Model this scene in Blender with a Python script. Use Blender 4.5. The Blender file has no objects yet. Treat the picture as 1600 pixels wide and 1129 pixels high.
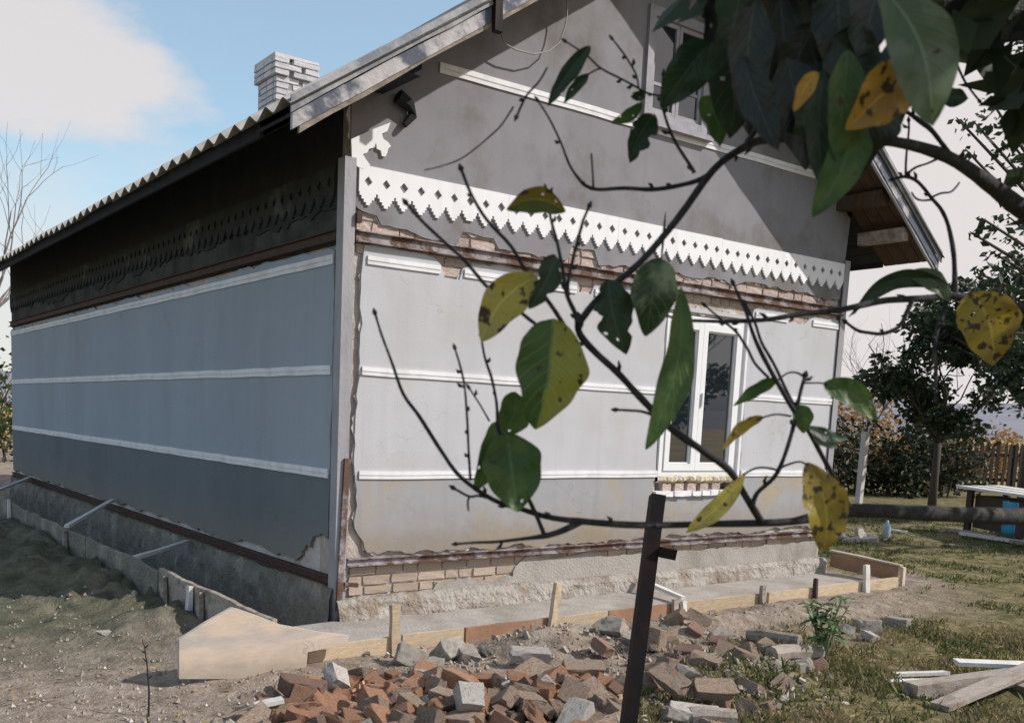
import bpy, bmesh, math, random
from mathutils import Vector, Matrix, noise as mnoise
from mathutils.geometry import tessellate_polygon

# ------------------------------------------------------------------ camera
S = bpy.context.scene
COL = S.collection
CAM_ROT = (1.44654, -0.03703, -0.59804)
CAM_LOC = Vector((-3.30549, -5.96054, 1.44106))
FPX, CX, CY = 1501.901, 669.271, 836.521          # focal length and principal point, photo pixels
cam_d = bpy.data.cameras.new('camera')
cam = bpy.data.objects.new('camera', cam_d)
COL.objects.link(cam)
cam.location = CAM_LOC
cam.rotation_euler = CAM_ROT
cam_d.sensor_fit = 'HORIZONTAL'
cam_d.sensor_width = 36.0
cam_d.lens = 36.0 * FPX / 1600.0
cam_d.shift_x = (800.0 - CX) / 1600.0
cam_d.shift_y = (CY - 564.5) / 1600.0
cam_d.clip_start = 0.05
cam_d.clip_end = 3000.0
cam_d.dof.use_dof = True
cam_d.dof.focus_distance = 5.5
cam_d.dof.aperture_fstop = 13.0
S.camera = cam

# ------------------------------------------------------------------ sky and sun
SUN_TO = Vector((0.62, -0.56, 0.667)).normalized()   # towards the sun
elev = math.asin(SUN_TO.z)
S.world = bpy.data.worlds.new('World')
S.world.use_nodes = True
wt = S.world.node_tree
wt.nodes.clear()


def wn(t, **kw):
    n = wt.nodes.new(t)
    for k, v in kw.items():
        setattr(n, k, v)
    return n


def wl(a, b):
    wt.links.new(a, b)


def wm(op, a, b=None, c=None, clamp=False):
    n = wn('ShaderNodeMath', operation=op)
    n.use_clamp = clamp
    for i, v in enumerate((a, b, c)):
        if v is None:
            continue
        if isinstance(v, (int, float)):
            n.inputs[i].default_value = v
        else:
            wl(v, n.inputs[i])
    return n.outputs[0]


def wsmooth(v, lo, hi):
    n = wn('ShaderNodeMapRange', interpolation_type='SMOOTHSTEP')
    wl(v, n.inputs[0])
    n.inputs[1].default_value = lo
    n.inputs[2].default_value = hi
    return n.outputs[0]


sky = wn('ShaderNodeTexSky', sky_type='NISHITA')
sky.sun_disc = False
sky.sun_elevation = elev
sky.sun_rotation = math.atan2(SUN_TO.x, SUN_TO.y)
sky.air_density = 1.0
sky.dust_density = 0.7
sky.ozone_density = 1.2
bg1 = wn('ShaderNodeBackground')
bg1.inputs[1].default_value = 0.15
tint = wn('ShaderNodeVectorMath', operation='MULTIPLY')
tint.inputs[1].default_value = (0.90, 1.10, 1.02)
wl(sky.outputs[0], tint.inputs[0])
wl(tint.outputs[0], bg1.inputs[0])
bg2 = wn('ShaderNodeBackground')
bg2.inputs[0].default_value = (0.84, 0.79, 0.785, 1)
bg2.inputs[1].default_value = 0.74
tc = wn('ShaderNodeTexCoord')
sep = wn('ShaderNodeSeparateXYZ')
wl(tc.outputs['Generated'], sep.inputs[0])
az = wm('ARCTAN2', sep.outputs[0], sep.outputs[1])
el = wm('ARCSINE', sep.outputs[2])
cn = wn('ShaderNodeTexNoise')
cn.inputs['Scale'].default_value = 3.1
cn.inputs['Detail'].default_value = 9
cn.inputs['Roughness'].default_value = 0.6
mp = wn('ShaderNodeMapping')
mp.inputs['Scale'].default_value = (1, 1, 2.4)
mp.inputs['Location'].default_value = (3.7, 1.2, 0.4)
wl(tc.outputs['Generated'], mp.inputs[0])
wl(mp.outputs[0], cn.inputs[0])
nz = wm('SUBTRACT', cn.outputs[0], 0.5)
# bank of white cloud from the gable round past the sun
d_az = wm('ABSOLUTE', wm('SUBTRACT', az, math.radians(118)))
bank = wm('SUBTRACT', 1.0, wsmooth(wm('ADD', d_az, wm('MULTIPLY', nz, -0.5)), math.radians(60), math.radians(79)))
# single cloud over the eave
ca = wm('DIVIDE', wm('SUBTRACT', az, math.radians(10.5)), math.radians(11.0))
ce = wm('DIVIDE', wm('SUBTRACT', el, math.radians(17.2)), math.radians(4.3))
cr = wm('SQRT', wm('ADD', wm('MULTIPLY', ca, ca), wm('MULTIPLY', ce, ce)))
cloud = wm('SUBTRACT', 1.0, wsmooth(wm('ADD', cr, wm('MULTIPLY', nz, -2.6)), 0.5, 1.2))
# pale air towards the horizon and loose cloud elsewhere
haz = wm('SUBTRACT', 1.0, wsmooth(wm('ADD', el, wm('MULTIPLY', nz, -0.28)), math.radians(5), math.radians(19)))
loose = wm('MULTIPLY', wsmooth(cn.outputs[0], 0.54, 0.74), 0.7)
mask = wm('MAXIMUM', wm('MAXIMUM', bank, wm('MULTIPLY', cloud, 0.92)), wm('MAXIMUM', wm('MULTIPLY', haz, 0.85), wm('MAXIMUM', loose, 0.22)), clamp=True)
mx = wn('ShaderNodeMixShader')
wl(mask, mx.inputs[0])
wl(bg1.outputs[0], mx.inputs[1])
wl(bg2.outputs[0], mx.inputs[2])
wo = wn('ShaderNodeOutputWorld')
wl(mx.outputs[0], wo.inputs[0])

sd = bpy.data.lights.new('sun', 'SUN')
sd.energy = 3.4
sd.angle = math.radians(0.6)
sd.color = (1.0, 0.955, 0.90)
sun = bpy.data.objects.new('sun', sd)
COL.objects.link(sun)
sun.rotation_euler = (-SUN_TO).to_track_quat('-Z', 'Y').to_euler()
sun.location = (10, -10, 12)

vs = S.view_settings
vs.view_transform = 'Standard'
vs.look = 'None'
vs.exposure = 0.33
vs.gamma = 1.0
vs.use_curve_mapping = False
S.cycles.max_bounces = 6
S.cycles.transparent_max_bounces = 8

# ------------------------------------------------------------------ helpers
from mathutils import Euler
RM = Euler(CAM_ROT, 'XYZ').to_matrix()


def ray(u, v):
    return RM @ Vector(((u - CX) / FPX, -(v - CY) / FPX, -1.0))


def pt(u, v, d):                      # point at depth d in front of the lens
    return CAM_LOC + ray(u, v) * d


def on_y(u, v, y):
    r = ray(u, v)
    return CAM_LOC + r * ((y - CAM_LOC.y) / r.y)


def on_x(u, v, x):
    r = ray(u, v)
    return CAM_LOC + r * ((x - CAM_LOC.x) / r.x)


def on_z(u, v, z):
    r = ray(u, v)
    return CAM_LOC + r * ((z - CAM_LOC.z) / r.z)


class MB:
    def __init__(s):
        s.v, s.f, s.uv = [], [], []

    def add(s, vs_, fs):
        o = len(s.v)
        s.v += [tuple(v) for v in vs_]
        s.f += [tuple(i + o for i in f) for f in fs]

    def box(s, lo, hi, jit=0.0, rnd=None):
        x0, y0, z0 = lo
        x1, y1, z1 = hi
        vv = [(x0, y0, z0), (x1, y0, z0), (x1, y1, z0), (x0, y1, z0), (x0, y0, z1), (x1, y0, z1), (x1, y1, z1), (x0, y1, z1)]
        if jit:
            vv = [tuple(c + rnd.uniform(-jit, jit) for c in v) for v in vv]
        s.add(vv, [(0, 3, 2, 1), (4, 5, 6, 7), (0, 1, 5, 4), (1, 2, 6, 5), (2, 3, 7, 6), (3, 0, 4, 7)])

    def beam(s, a, b, w, t, up=(0, 0, 1), jit=0.0, rnd=None, segs=1):
        a, b = Vector(a), Vector(b)
        d = (b - a).normalized()
        side = d.cross(Vector(up))
        if side.length < 1e-4:
            side = d.cross(Vector((1, 0, 0)))
        side.normalize()
        u2 = side.cross(d).normalized()
        rings = []
        for k in range(segs + 1):
            c = a.lerp(b, k / segs)
            ring = []
            for (p, q) in ((-1, -1), (1, -1), (1, 1), (-1, 1)):
                j = Vector((0, 0, 0))
                if jit:
                    j = Vector([rnd.uniform(-jit, jit) for _ in range(3)])
                ring.append(c + side * (p * t / 2) + u2 * (q * w / 2) + j)
            rings.append(ring)
        vv = [v for r in rings for v in r]
        fs = [(0, 1, 2, 3), tuple(4 * segs + i for i in (3, 2, 1, 0))]
        for k in range(segs):
            for i in range(4):
                j = (i + 1) % 4
                fs.append((4 * k + i, 4 * (k + 1) + i, 4 * (k + 1) + j, 4 * k + j))
        s.add(vv, fs)

    def tube(s, pts, rads, n=7):
        pts = [Vector(p) for p in pts]
        rings = []
        ref = Vector((0.13, 0.31, 0.94))
        for i, p in enumerate(pts):
            d = (pts[min(i + 1, len(pts) - 1)] - pts[max(i - 1, 0)]).normalized()
            a = d.cross(ref)
            if a.length < 1e-3:
                a = d.cross(Vector((1, 0, 0)))
            a.normalize()
            b = d.cross(a)
            rings.append([p + (a * math.cos(2 * math.pi * k / n) + b * math.sin(2 * math.pi * k / n)) * rads[i] for k in range(n)])
        vv = [v for r in rings for v in r]
        fs = []
        for i in range(len(pts) - 1):
            for k in range(n):
                j = (k + 1) % n
                fs.append((i * n + k, i * n + j, (i + 1) * n + j, (i + 1) * n + k))
        fs.append(tuple(range(n - 1, -1, -1)))
        fs.append(tuple((len(pts) - 1) * n + k for k in range(n)))
        s.add(vv, fs)

    def mesh(s, name, m, smooth=False):
        me = bpy.data.meshes.new(name)
        me.from_pydata(s.v, [], s.f)
        if m is not None:
            me.materials.append(m)
        if smooth:
            me.polygons.foreach_set('use_smooth', [True] * len(me.polygons))
        me.update()
        return me

    def build(s, name, m, parent=None, smooth=False):
        return obj(name, s.mesh(name, m, smooth), parent)


def obj(name, me, parent=None):
    o = bpy.data.objects.new(name, me)
    COL.objects.link(o)
    if parent is not None:
        o.parent = parent
    return o


def tag(o, label, cat, group=None, kind=None):
    o['label'] = label
    o['category'] = cat
    if group:
        o['group'] = group
    if kind:
        o['kind'] = kind
    return o


def structure(o):
    o['kind'] = 'structure'
    return o


def empty(name, loc=(0, 0, 0)):
    o = bpy.data.objects.new(name, None)
    COL.objects.link(o)
    o.location = loc
    return o


def solid(name, loops, fn, depth, m, parent=None, bevel=0.0):
    """flat plate from 2D loops (outer first, then holes); fn(a, b, t) -> xyz, t runs 0..depth"""
    flat = [Vector((p[0], p[1], 0)) for lp in loops for p in lp]
    tris = tessellate_polygon([[Vector((p[0], p[1], 0)) for p in lp] for lp in loops])
    n = len(flat)
    vv = [fn(p.x, p.y, 0.0) for p in flat] + [fn(p.x, p.y, depth) for p in flat]
    fs = []
    # front orientation: decide from the geometry
    c = sum((Vector(v) for v in vv[:n]), Vector()) / n
    back = Vector(fn(flat[0].x, flat[0].y, depth)) - Vector(fn(flat[0].x, flat[0].y, 0))
    for t in tris:
        a, b, d = (Vector(vv[i]) for i in t)
        nn = (b - a).cross(d - a)
        if nn.dot(back) > 0:
            t = (t[0], t[2], t[1])
        fs.append(tuple(t))
        fs.append((t[2] + n, t[1] + n, t[0] + n))
    o = 0
    for lp in loops:
        k = len(lp)
        for i in range(k):
            j = (i + 1) % k
            fs.append((o + i, o + j, o + j + n, o + i + n))
        o += k
    b = MB()
    b.add(vv, fs)
    me = b.mesh(name, m)
    bm = bmesh.new()
    bm.from_mesh(me)
    bmesh.ops.recalc_face_normals(bm, faces=bm.faces)
    bm.to_mesh(me)
    bm.free()
    return obj(name, me, parent)


def rag(p, q, amp, step, rnd, keep=True):
    """ragged line from p to q (q left out)"""
    p, q = Vector(p), Vector(q)
    L = (q - p).length
    n = max(2, int(L / step))
    d = (q - p).normalized()
    nn = Vector((-d.y, d.x))
    out = [tuple(p)]
    w = 0.0
    for i in range(1, n):
        w = 0.72 * w + rnd.uniform(-1, 1) * amp * 0.75
        w = max(-amp, min(amp, w))
        s = (i + rnd.uniform(-0.3, 0.3)) / n
        c = p.lerp(q, s) + nn * w
        out.append((c.x, c.y))
    return out


# ------------------------------------------------------------------ materials
def mat(name, col, rough=0.85, var=0.12, scale=6.0, bump=0.3, bscale=60.0, col2=None, mix_lo=0.45, mix_hi=0.65,
        mscale=3.0, metallic=0.0, rand=0.0, stretch=None, spec=0.3, detail=6, bdist=0.01, cracks=0.0, streak=0.0, splash=None, scol=(0.26, 0.21, 0.16)):
    m = bpy.data.materials.new(name)
    m.use_nodes = True
    t = m.node_tree
    t.nodes.clear()
    N = t.nodes.new
    out = N('ShaderNodeOutputMaterial')
    bs = N('ShaderNodeBsdfPrincipled')
    t.links.new(bs.outputs[0], out.inputs[0])
    bs.inputs['Roughness'].default_value = rough
    bs.inputs['Metallic'].default_value = metallic
    bs.inputs['Specular IOR Level'].default_value = spec
    geo = N('ShaderNodeNewGeometry')
    tcn = N('ShaderNodeTexCoord')
    src = tcn.outputs['Object']
    if stretch:
        mpn = N('ShaderNodeMapping')
        mpn.inputs['Scale'].default_value = stretch
        t.links.new(src, mpn.inputs[0])
        src = mpn.outputs[0]
    n1 = N('ShaderNodeTexNoise')
    n1.inputs['Scale'].default_value = scale
    n1.inputs['Detail'].default_value = detail
    n1.inputs['Roughness'].default_value = 0.6
    t.links.new(src, n1.inputs[0])
    base = None
    if col2 is not None:
        n2 = N('ShaderNodeTexNoise')
        n2.inputs['Scale'].default_value = mscale
        n2.inputs['Detail'].default_value = 7
        n2.inputs['Roughness'].default_value = 0.62
        t.links.new(src, n2.inputs[0])
        mr = N('ShaderNodeMapRange')
        mr.interpolation_type = 'SMOOTHSTEP'
        mr.inputs[1].default_value = mix_lo
        mr.inputs[2].default_value = mix_hi
        t.links.new(n2.outputs[0], mr.inputs[0])
        mxn = N('ShaderNodeMix')
        mxn.data_type = 'RGBA'
        mxn.inputs[6].default_value = (*col, 1)
        mxn.inputs[7].default_value = (*col2, 1)
        t.links.new(mr.outputs[0], mxn.inputs[0])
        base = mxn.outputs[2]
    # value variation
    mr2 = N('ShaderNodeMapRange')
    mr2.inputs[1].default_value = 0.25
    mr2.inputs[2].default_value = 0.75
    mr2.inputs[3].default_value = 1 - var
    mr2.inputs[4].default_value = 1 + var
    t.links.new(n1.outputs[0], mr2.inputs[0])
    fac = mr2.outputs[0]
    if rand:
        oi = N('ShaderNodeObjectInfo')
        mr3 = N('ShaderNodeMapRange')
        mr3.inputs[3].default_value = 1 - rand
        mr3.inputs[4].default_value = 1 + rand
        t.links.new(oi.outputs['Random'], mr3.inputs[0])
        mu = N('ShaderNodeMath')
        mu.operation = 'MULTIPLY'
        t.links.new(fac, mu.inputs[0])
        t.links.new(mr3.outputs[0], mu.inputs[1])
        fac = mu.outputs[0]
    def layer(col_in, f_out, c2):
        x_ = N('ShaderNodeMix')
        x_.data_type = 'RGBA'
        t.links.new(f_out, x_.inputs[0])
        if col_in is None:
            x_.inputs[6].default_value = (*col, 1)
        else:
            t.links.new(col_in, x_.inputs[6])
        x_.inputs[7].default_value = (*c2, 1)
        return x_.outputs[2]

    def rng_(v, lo, hi, o0=0.0, o1=1.0):
        r_ = N('ShaderNodeMapRange')
        r_.interpolation_type = 'SMOOTHSTEP'
        r_.inputs[1].default_value, r_.inputs[2].default_value = lo, hi
        r_.inputs[3].default_value, r_.inputs[4].default_value = o0, o1
        t.links.new(v, r_.inputs[0])
        return r_.outputs[0]

    def mul_(a_, b_):
        m_ = N('ShaderNodeMath')
        m_.operation = 'MULTIPLY'
        t.links.new(a_, m_.inputs[0])
        if isinstance(b_, float):
            m_.inputs[1].default_value = b_
        else:
            t.links.new(b_, m_.inputs[1])
        return m_.outputs[0]

    if streak:
        ms = N('ShaderNodeMapping')
        ms.inputs['Scale'].default_value = (9.0, 9.0, 0.45)
        t.links.new(tcn.outputs['Object'], ms.inputs[0])
        ns = N('ShaderNodeTexNoise')
        ns.inputs['Scale'].default_value = 1.0
        ns.inputs['Detail'].default_value = 7
        ns.inputs['Roughness'].default_value = 0.65
        t.links.new(ms.outputs[0], ns.inputs[0])
        base = layer(base, mul_(rng_(ns.outputs[0], 0.50, 0.72), streak), tuple(q * 0.62 for q in col))
        base = layer(base, mul_(rng_(ns.outputs[0], 0.46, 0.28), streak * 0.8), tuple(min(0.8, q * 1.25) for q in col))
    if splash:
        sx = N('ShaderNodeSeparateXYZ')
        t.links.new(tcn.outputs['Object'], sx.inputs[0])
        nsp = N('ShaderNodeTexNoise')
        nsp.inputs['Scale'].default_value = 7.0
        nsp.inputs['Detail'].default_value = 9
        nsp.inputs['Roughness'].default_value = 0.7
        t.links.new(tcn.outputs['Object'], nsp.inputs[0])
        ad = N('ShaderNodeMath')
        ad.operation = 'MULTIPLY_ADD'
        t.links.new(nsp.outputs[0], ad.inputs[0])
        ad.inputs[1].default_value = -1.1 * (splash[1] - splash[0])
        t.links.new(sx.outputs[2], ad.inputs[2])
        base = layer(base, mul_(rng_(ad.outputs[0], splash[1] - 0.55 * (splash[1] - splash[0]), splash[0] - 0.55 * (splash[1] - splash[0])), 0.75), scol)
    crk = None
    if cracks:
        nc = N('ShaderNodeTexNoise')
        nc.inputs['Scale'].default_value = 3.0
        nc.inputs['Detail'].default_value = 6
        t.links.new(tcn.outputs['Object'], nc.inputs[0])
        mv = N('ShaderNodeVectorMath')
        mv.operation = 'MULTIPLY_ADD'
        t.links.new(nc.outputs[1], mv.inputs[0])
        mv.inputs[1].default_value = (0.9, 0.9, 0.9)
        t.links.new(tcn.outputs['Object'], mv.inputs[2])
        vo = N('ShaderNodeTexVoronoi')
        vo.feature = 'DISTANCE_TO_EDGE'
        vo.inputs['Scale'].default_value = 1.15
        t.links.new(mv.outputs[0], vo.inputs['Vector'])
        nk = N('ShaderNodeTexNoise')
        nk.inputs['Scale'].default_value = 0.9
        t.links.new(tcn.outputs['Object'], nk.inputs[0])
        crk = mul_(rng_(vo.outputs[0], 0.0055, 0.0015), rng_(nk.outputs[0], 0.50, 0.56))
        base = layer(base, mul_(crk, cracks), tuple(q * 0.35 for q in col))
        # small chips and flecks
        nf = N('ShaderNodeTexNoise')
        nf.inputs['Scale'].default_value = 26.0
        nf.inputs['Detail'].default_value = 4
        t.links.new(tcn.outputs['Object'], nf.inputs[0])
        base = layer(base, mul_(rng_(nf.outputs[0], 0.71, 0.75), cracks * 0.8), tuple(q * 0.6 for q in col))
    vm = N('ShaderNodeVectorMath')
    vm.operation = 'SCALE'
    if base is None:
        vm.inputs[0].default_value = col
    else:
        t.links.new(base, vm.inputs[0])
    t.links.new(fac, vm.inputs['Scale'])
    t.links.new(vm.outputs[0], bs.inputs['Base Color'])
    if bump:
        n3 = N('ShaderNodeTexNoise')
        n3.inputs['Scale'].default_value = bscale
        n3.inputs['Detail'].default_value = 5
        t.links.new(src, n3.inputs[0])
        bp = N('ShaderNodeBump')
        bp.inputs['Strength'].default_value = bump
        bp.inputs['Distance'].default_value = bdist
        t.links.new(n3.outputs[0], bp.inputs['Height'])
        t.links.new(bp.outputs[0], bs.inputs['Normal'])
    m['bsdf'] = bs.name
    return m


M = {}
M['plaster_light'] = mat('light_grey_paint', (0.515, 0.51, 0.54), 0.9, 0.08, 1.6, 0.7, 160, col2=(0.48, 0.47, 0.475), mix_lo=0.44, mix_hi=0.70, mscale=1.2, bdist=0.004, cracks=0.28, streak=0.16)
M['plaster_mid'] = mat('mid_grey_paint', (0.345, 0.34, 0.355), 0.9, 0.08, 2.2, 0.5, 180, col2=(0.38, 0.32, 0.23), mix_lo=0.50, mix_hi=0.66, mscale=1.3, bdist=0.004, cracks=0.3, streak=0.18, splash=(0.40, 0.80))
M['plaster_dark'] = mat('dark_grey_paint', (0.25, 0.24, 0.262), 0.9, 0.11, 2.0, 0.6, 160, col2=(0.165, 0.150, 0.14), mix_lo=0.46, mix_hi=0.68, mscale=1.2, bdist=0.004, cracks=0.25, streak=0.2)
M['plaster_side'] = mat('side_grey_paint', (0.345, 0.385, 0.44), 0.9, 0.08, 1.5, 0.5, 160, col2=(0.32, 0.35, 0.40), mix_lo=0.42, mix_hi=0.7, mscale=0.7, stretch=(1, 1, 0.35), bdist=0.004, cracks=0.25, streak=0.16)  # same paint as the gable, its shade put in as darker, bluer grey
M['plaster_side_low'] = mat('side_low_grey_paint', (0.165, 0.182, 0.20), 0.9, 0.08, 1.5, 0.5, 160, col2=(0.14, 0.155, 0.17), mix_lo=0.42, mix_hi=0.7, mscale=0.8, bdist=0.004, cracks=0.25, streak=0.14, splash=(0.28, 0.7), scol=(0.22, 0.20, 0.17))  # lower wall paint darkened to include the shade; splash dirt on top
M['white'] = mat('white_paint', (0.80, 0.79, 0.81), 0.75, 0.05, 9, 0.35, 120, col2=(0.70, 0.69, 0.70), mscale=5, bdist=0.003, streak=0.22)
M['lace'] = mat('white_lace_paint', (0.82, 0.81, 0.83), 0.8, 0.04, 8, 0.3, 120, bdist=0.003, streak=0.28)
M['lace_old'] = mat('weathered_lace', (0.034, 0.037, 0.037), 0.9, 0.3, 6, 0.4, 60, col2=(0.11, 0.12, 0.10), mix_lo=0.55, mix_hi=0.68, mscale=1.6)  # white trim painted near black for the eave's shade, with paler weathered patches
M['sooty'] = mat('sooty_eave_plaster', (0.035, 0.037, 0.040), 0.95, 0.25, 5, 0.5, 60)  # shadow under the eave painted into the plaster colour
M['sooty_core'] = mat('sooty_undercoat', (0.07, 0.07, 0.066), 0.95, 0.3, 5, 0.9, 50, col2=(0.035, 0.035, 0.036), mscale=2)  # undercoat darkened likewise to hold the eave shadow
M['mortar'] = mat('old_mortar', (0.42, 0.36, 0.32), 0.95, 0.2, 8, 0.9, 50, col2=(0.52, 0.47, 0.43), mscale=4)
M['under_plaster'] = mat('bare_undercoat', (0.56, 0.51, 0.48), 0.95, 0.15, 7, 0.9, 55, col2=(0.40, 0.31, 0.26), mix_lo=0.5, mix_hi=0.7, mscale=5)
M['brick_pink'] = mat('pink_wall_brick', (0.56, 0.41, 0.35), 0.92, 0.2, 14, 0.8, 70, col2=(0.62, 0.55, 0.51), mix_lo=0.42, mix_hi=0.6, mscale=5, rand=0.18)
M['brick_pale'] = mat('pale_wall_brick', (0.56, 0.45, 0.37), 0.93, 0.15, 12, 0.8, 70, col2=(0.60, 0.44, 0.24), mix_lo=0.5, mix_hi=0.7, mscale=2.2, rand=0.12)
M['brick_white'] = mat('whitewashed_brick', (0.62, 0.60, 0.62), 0.9, 0.12, 12, 0.6, 60, rand=0.12)
M['brick_joint'] = mat('grey_joint', (0.26, 0.255, 0.265), 0.95, 0.2, 10, 0.4, 50)
M['rust'] = mat('rusty_steel', (0.125, 0.072, 0.055), 0.75, 0.35, 16, 0.5, 70, col2=(0.33, 0.29, 0.30), mix_lo=0.44, mix_hi=0.60, mscale=7, metallic=0.15)
M['rust_dark'] = mat('dark_rusty_steel', (0.085, 0.05, 0.04), 0.8, 0.3, 14, 0.5, 70, metallic=0.15)
M['post_steel'] = mat('primed_steel', (0.33, 0.32, 0.345), 0.6, 0.18, 10, 0.3, 70, col2=(0.24, 0.13, 0.09), mix_lo=0.55, mix_hi=0.72, mscale=2.5, metallic=0.1, stretch=(1, 1, 0.35))
M['black_steel'] = mat('black_steel', (0.010, 0.008, 0.009), 0.6, 0.3, 12, 0.08, 60, col2=(0.022, 0.011, 0.009), mscale=5, spec=0.15)  # near-black base includes the shade on the post's face
M['roof'] = mat('fibre_cement', (0.30, 0.29, 0.28), 0.9, 0.18, 8, 0.5, 60, col2=(0.20, 0.19, 0.17), mscale=3)
M['soffit'] = mat('dark_soffit_wood', (0.022, 0.024, 0.028), 0.9, 0.3, 10, 0.4, 40, stretch=(3, 1, 3))  # bluish-black base with the under-eave shade put into it
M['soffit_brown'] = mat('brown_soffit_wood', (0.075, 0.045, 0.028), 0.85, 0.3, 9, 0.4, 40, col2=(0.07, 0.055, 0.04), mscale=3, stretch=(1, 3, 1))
M['verge'] = mat('peeling_white_board', (0.47, 0.44, 0.445), 0.85, 0.22, 9, 0.4, 45, col2=(0.10, 0.11, 0.145), mix_lo=0.40, mix_hi=0.53, mscale=2.6, stretch=(1, 1, 1.3))
M['verge_grey'] = mat('grey_metal_strip', (0.34, 0.35, 0.38), 0.5, 0.15, 8, 0.2, 40, metallic=0.3)
M['flashing'] = mat('weathered_flashing', (0.17, 0.18, 0.205), 0.6, 0.25, 7, 0.3, 40, col2=(0.34, 0.335, 0.35), mscale=3)
M['wood_new'] = mat('fresh_timber', (0.50, 0.39, 0.27), 0.85, 0.22, 14, 0.5, 60, col2=(0.38, 0.29, 0.20), mix_lo=0.5, mix_hi=0.72, mscale=2.5, stretch=(1, 1, 4), rand=0.12)
M['wood_pale'] = mat('pale_shuttering_panel', (0.58, 0.47, 0.385), 0.88, 0.12, 5, 0.12, 70, col2=(0.47, 0.415, 0.37), mix_lo=0.48, mix_hi=0.60, mscale=2.2, stretch=(1, 1, 4), cracks=0.5, splash=(-0.06, 0.12), scol=(0.34, 0.28, 0.22))
M['wood_wet'] = mat('wet_red_board', (0.30, 0.17, 0.11), 0.75, 0.2, 8, 0.35, 40, col2=(0.34, 0.22, 0.14), mscale=3)
M['wood_grey'] = mat('grey_old_timber', (0.34, 0.29, 0.25), 0.9, 0.25, 9, 0.5, 50, col2=(0.20, 0.16, 0.13), mscale=4, rand=0.2, stretch=(1, 3, 3))
M['wood_white'] = mat('limed_lath', (0.62, 0.60, 0.57), 0.85, 0.14, 8, 0.3, 50, rand=0.1)
M['concrete'] = mat('fresh_concrete', (0.37, 0.34, 0.31), 0.9, 0.14, 5, 0.8, 45, col2=(0.29, 0.26, 0.23), mscale=2.2)
M['concrete_rough'] = mat('rough_concrete', (0.37, 0.335, 0.30), 0.95, 0.25, 14, 1.0, 30, col2=(0.25, 0.20, 0.16), mscale=5, bdist=0.03)
M['concrete_damp'] = mat('damp_concrete', (0.23, 0.205, 0.17), 0.95, 0.3, 8, 0.9, 30, col2=(0.36, 0.32, 0.27), mix_lo=0.5, mix_hi=0.7, mscale=3, bdist=0.03)
M['rubble_orange'] = mat('orange_broken_brick', (0.55, 0.275, 0.16), 0.95, 0.28, 16, 1.0, 35, col2=(0.50, 0.36, 0.27), mix_lo=0.47, mix_hi=0.64, mscale=9, rand=0.2, bdist=0.03)
M['rubble_tan'] = mat('dusty_brick', (0.50, 0.385, 0.30), 0.95, 0.25, 12, 1.0, 40, col2=(0.40, 0.24, 0.17), mix_lo=0.5, mix_hi=0.64, mscale=9, rand=0.2, bdist=0.03)
M['rubble_grey'] = mat('grey_plastered_brick', (0.50, 0.465, 0.435), 0.95, 0.2, 10, 0.9, 50, col2=(0.40, 0.30, 0.24), mix_lo=0.52, mix_hi=0.62, mscale=8, rand=0.12)
M['rubble_brown'] = mat('brown_brick', (0.24, 0.15, 0.115), 0.93, 0.22, 14, 0.8, 60, rand=0.2)
M['stone'] = mat('grey_stone', (0.40, 0.36, 0.315), 0.95, 0.25, 10, 1.0, 40, col2=(0.28, 0.24, 0.20), mscale=5, rand=0.15)
M['bark'] = mat('dark_bark', (0.030, 0.028, 0.030), 0.85, 0.35, 90, 0.7, 220, col2=(0.070, 0.058, 0.050), mix_lo=0.5, mix_hi=0.72, mscale=45, bdist=0.003)
M['bark_far'] = mat('tree_bark', (0.075, 0.06, 0.05), 0.9, 0.3, 12, 0.6, 40, rand=0.1)
M['bark_grey'] = mat('bare_twig_bark', (0.20, 0.17, 0.16), 0.9, 0.2, 10, 0.2, 40)
M['pvc'] = mat('white_window_plastic', (0.80, 0.80, 0.81), 0.35, 0.03, 5, 0.0, spec=0.5)
M['foam'] = mat('yellow_foam', (0.62, 0.53, 0.36), 0.9, 0.2, 20, 0.9, 40, col2=(0.66, 0.62, 0.58), mscale=9)
M['win_old'] = mat('old_window_wood', (0.33, 0.315, 0.345), 0.7, 0.2, 9, 0.4, 50)
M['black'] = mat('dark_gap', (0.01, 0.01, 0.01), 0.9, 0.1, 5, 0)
M['wire'] = mat('grey_cable', (0.32, 0.30, 0.29), 0.6, 0.1, 10, 0)
M['cloth_blue'] = mat('blue_plastic', (0.03, 0.28, 0.45), 0.5, 0.12, 6, 0.2, 20)
M['bottle'] = mat('pale_blue_plastic', (0.30, 0.37, 0.45), 0.35, 0.1, 6, 0)
M['fence'] = mat('dark_fence_wood', (0.055, 0.042, 0.035), 0.9, 0.25, 8, 0.3, 30, rand=0.25)
M['post_white'] = mat('whitewashed_concrete', (0.52, 0.48, 0.46), 0.9, 0.12, 6, 0.4, 40)
M['hill'] = mat('distant_hill', (0.22, 0.22, 0.25), 0.95, 0.18, 0.02, 0)  # grey-blue base has the haze of distance mixed in


def glass(name, col=(0.012, 0.016, 0.022)):
    m = bpy.data.materials.new(name)
    m.use_nodes = True
    b = m.node_tree.nodes['Principled BSDF']
    b.inputs['Base Color'].default_value = (*col, 1)
    b.inputs['Roughness'].default_value = 0.02
    b.inputs['IOR'].default_value = 2.1
    return m


M['glass'] = glass('window_glass')


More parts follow.
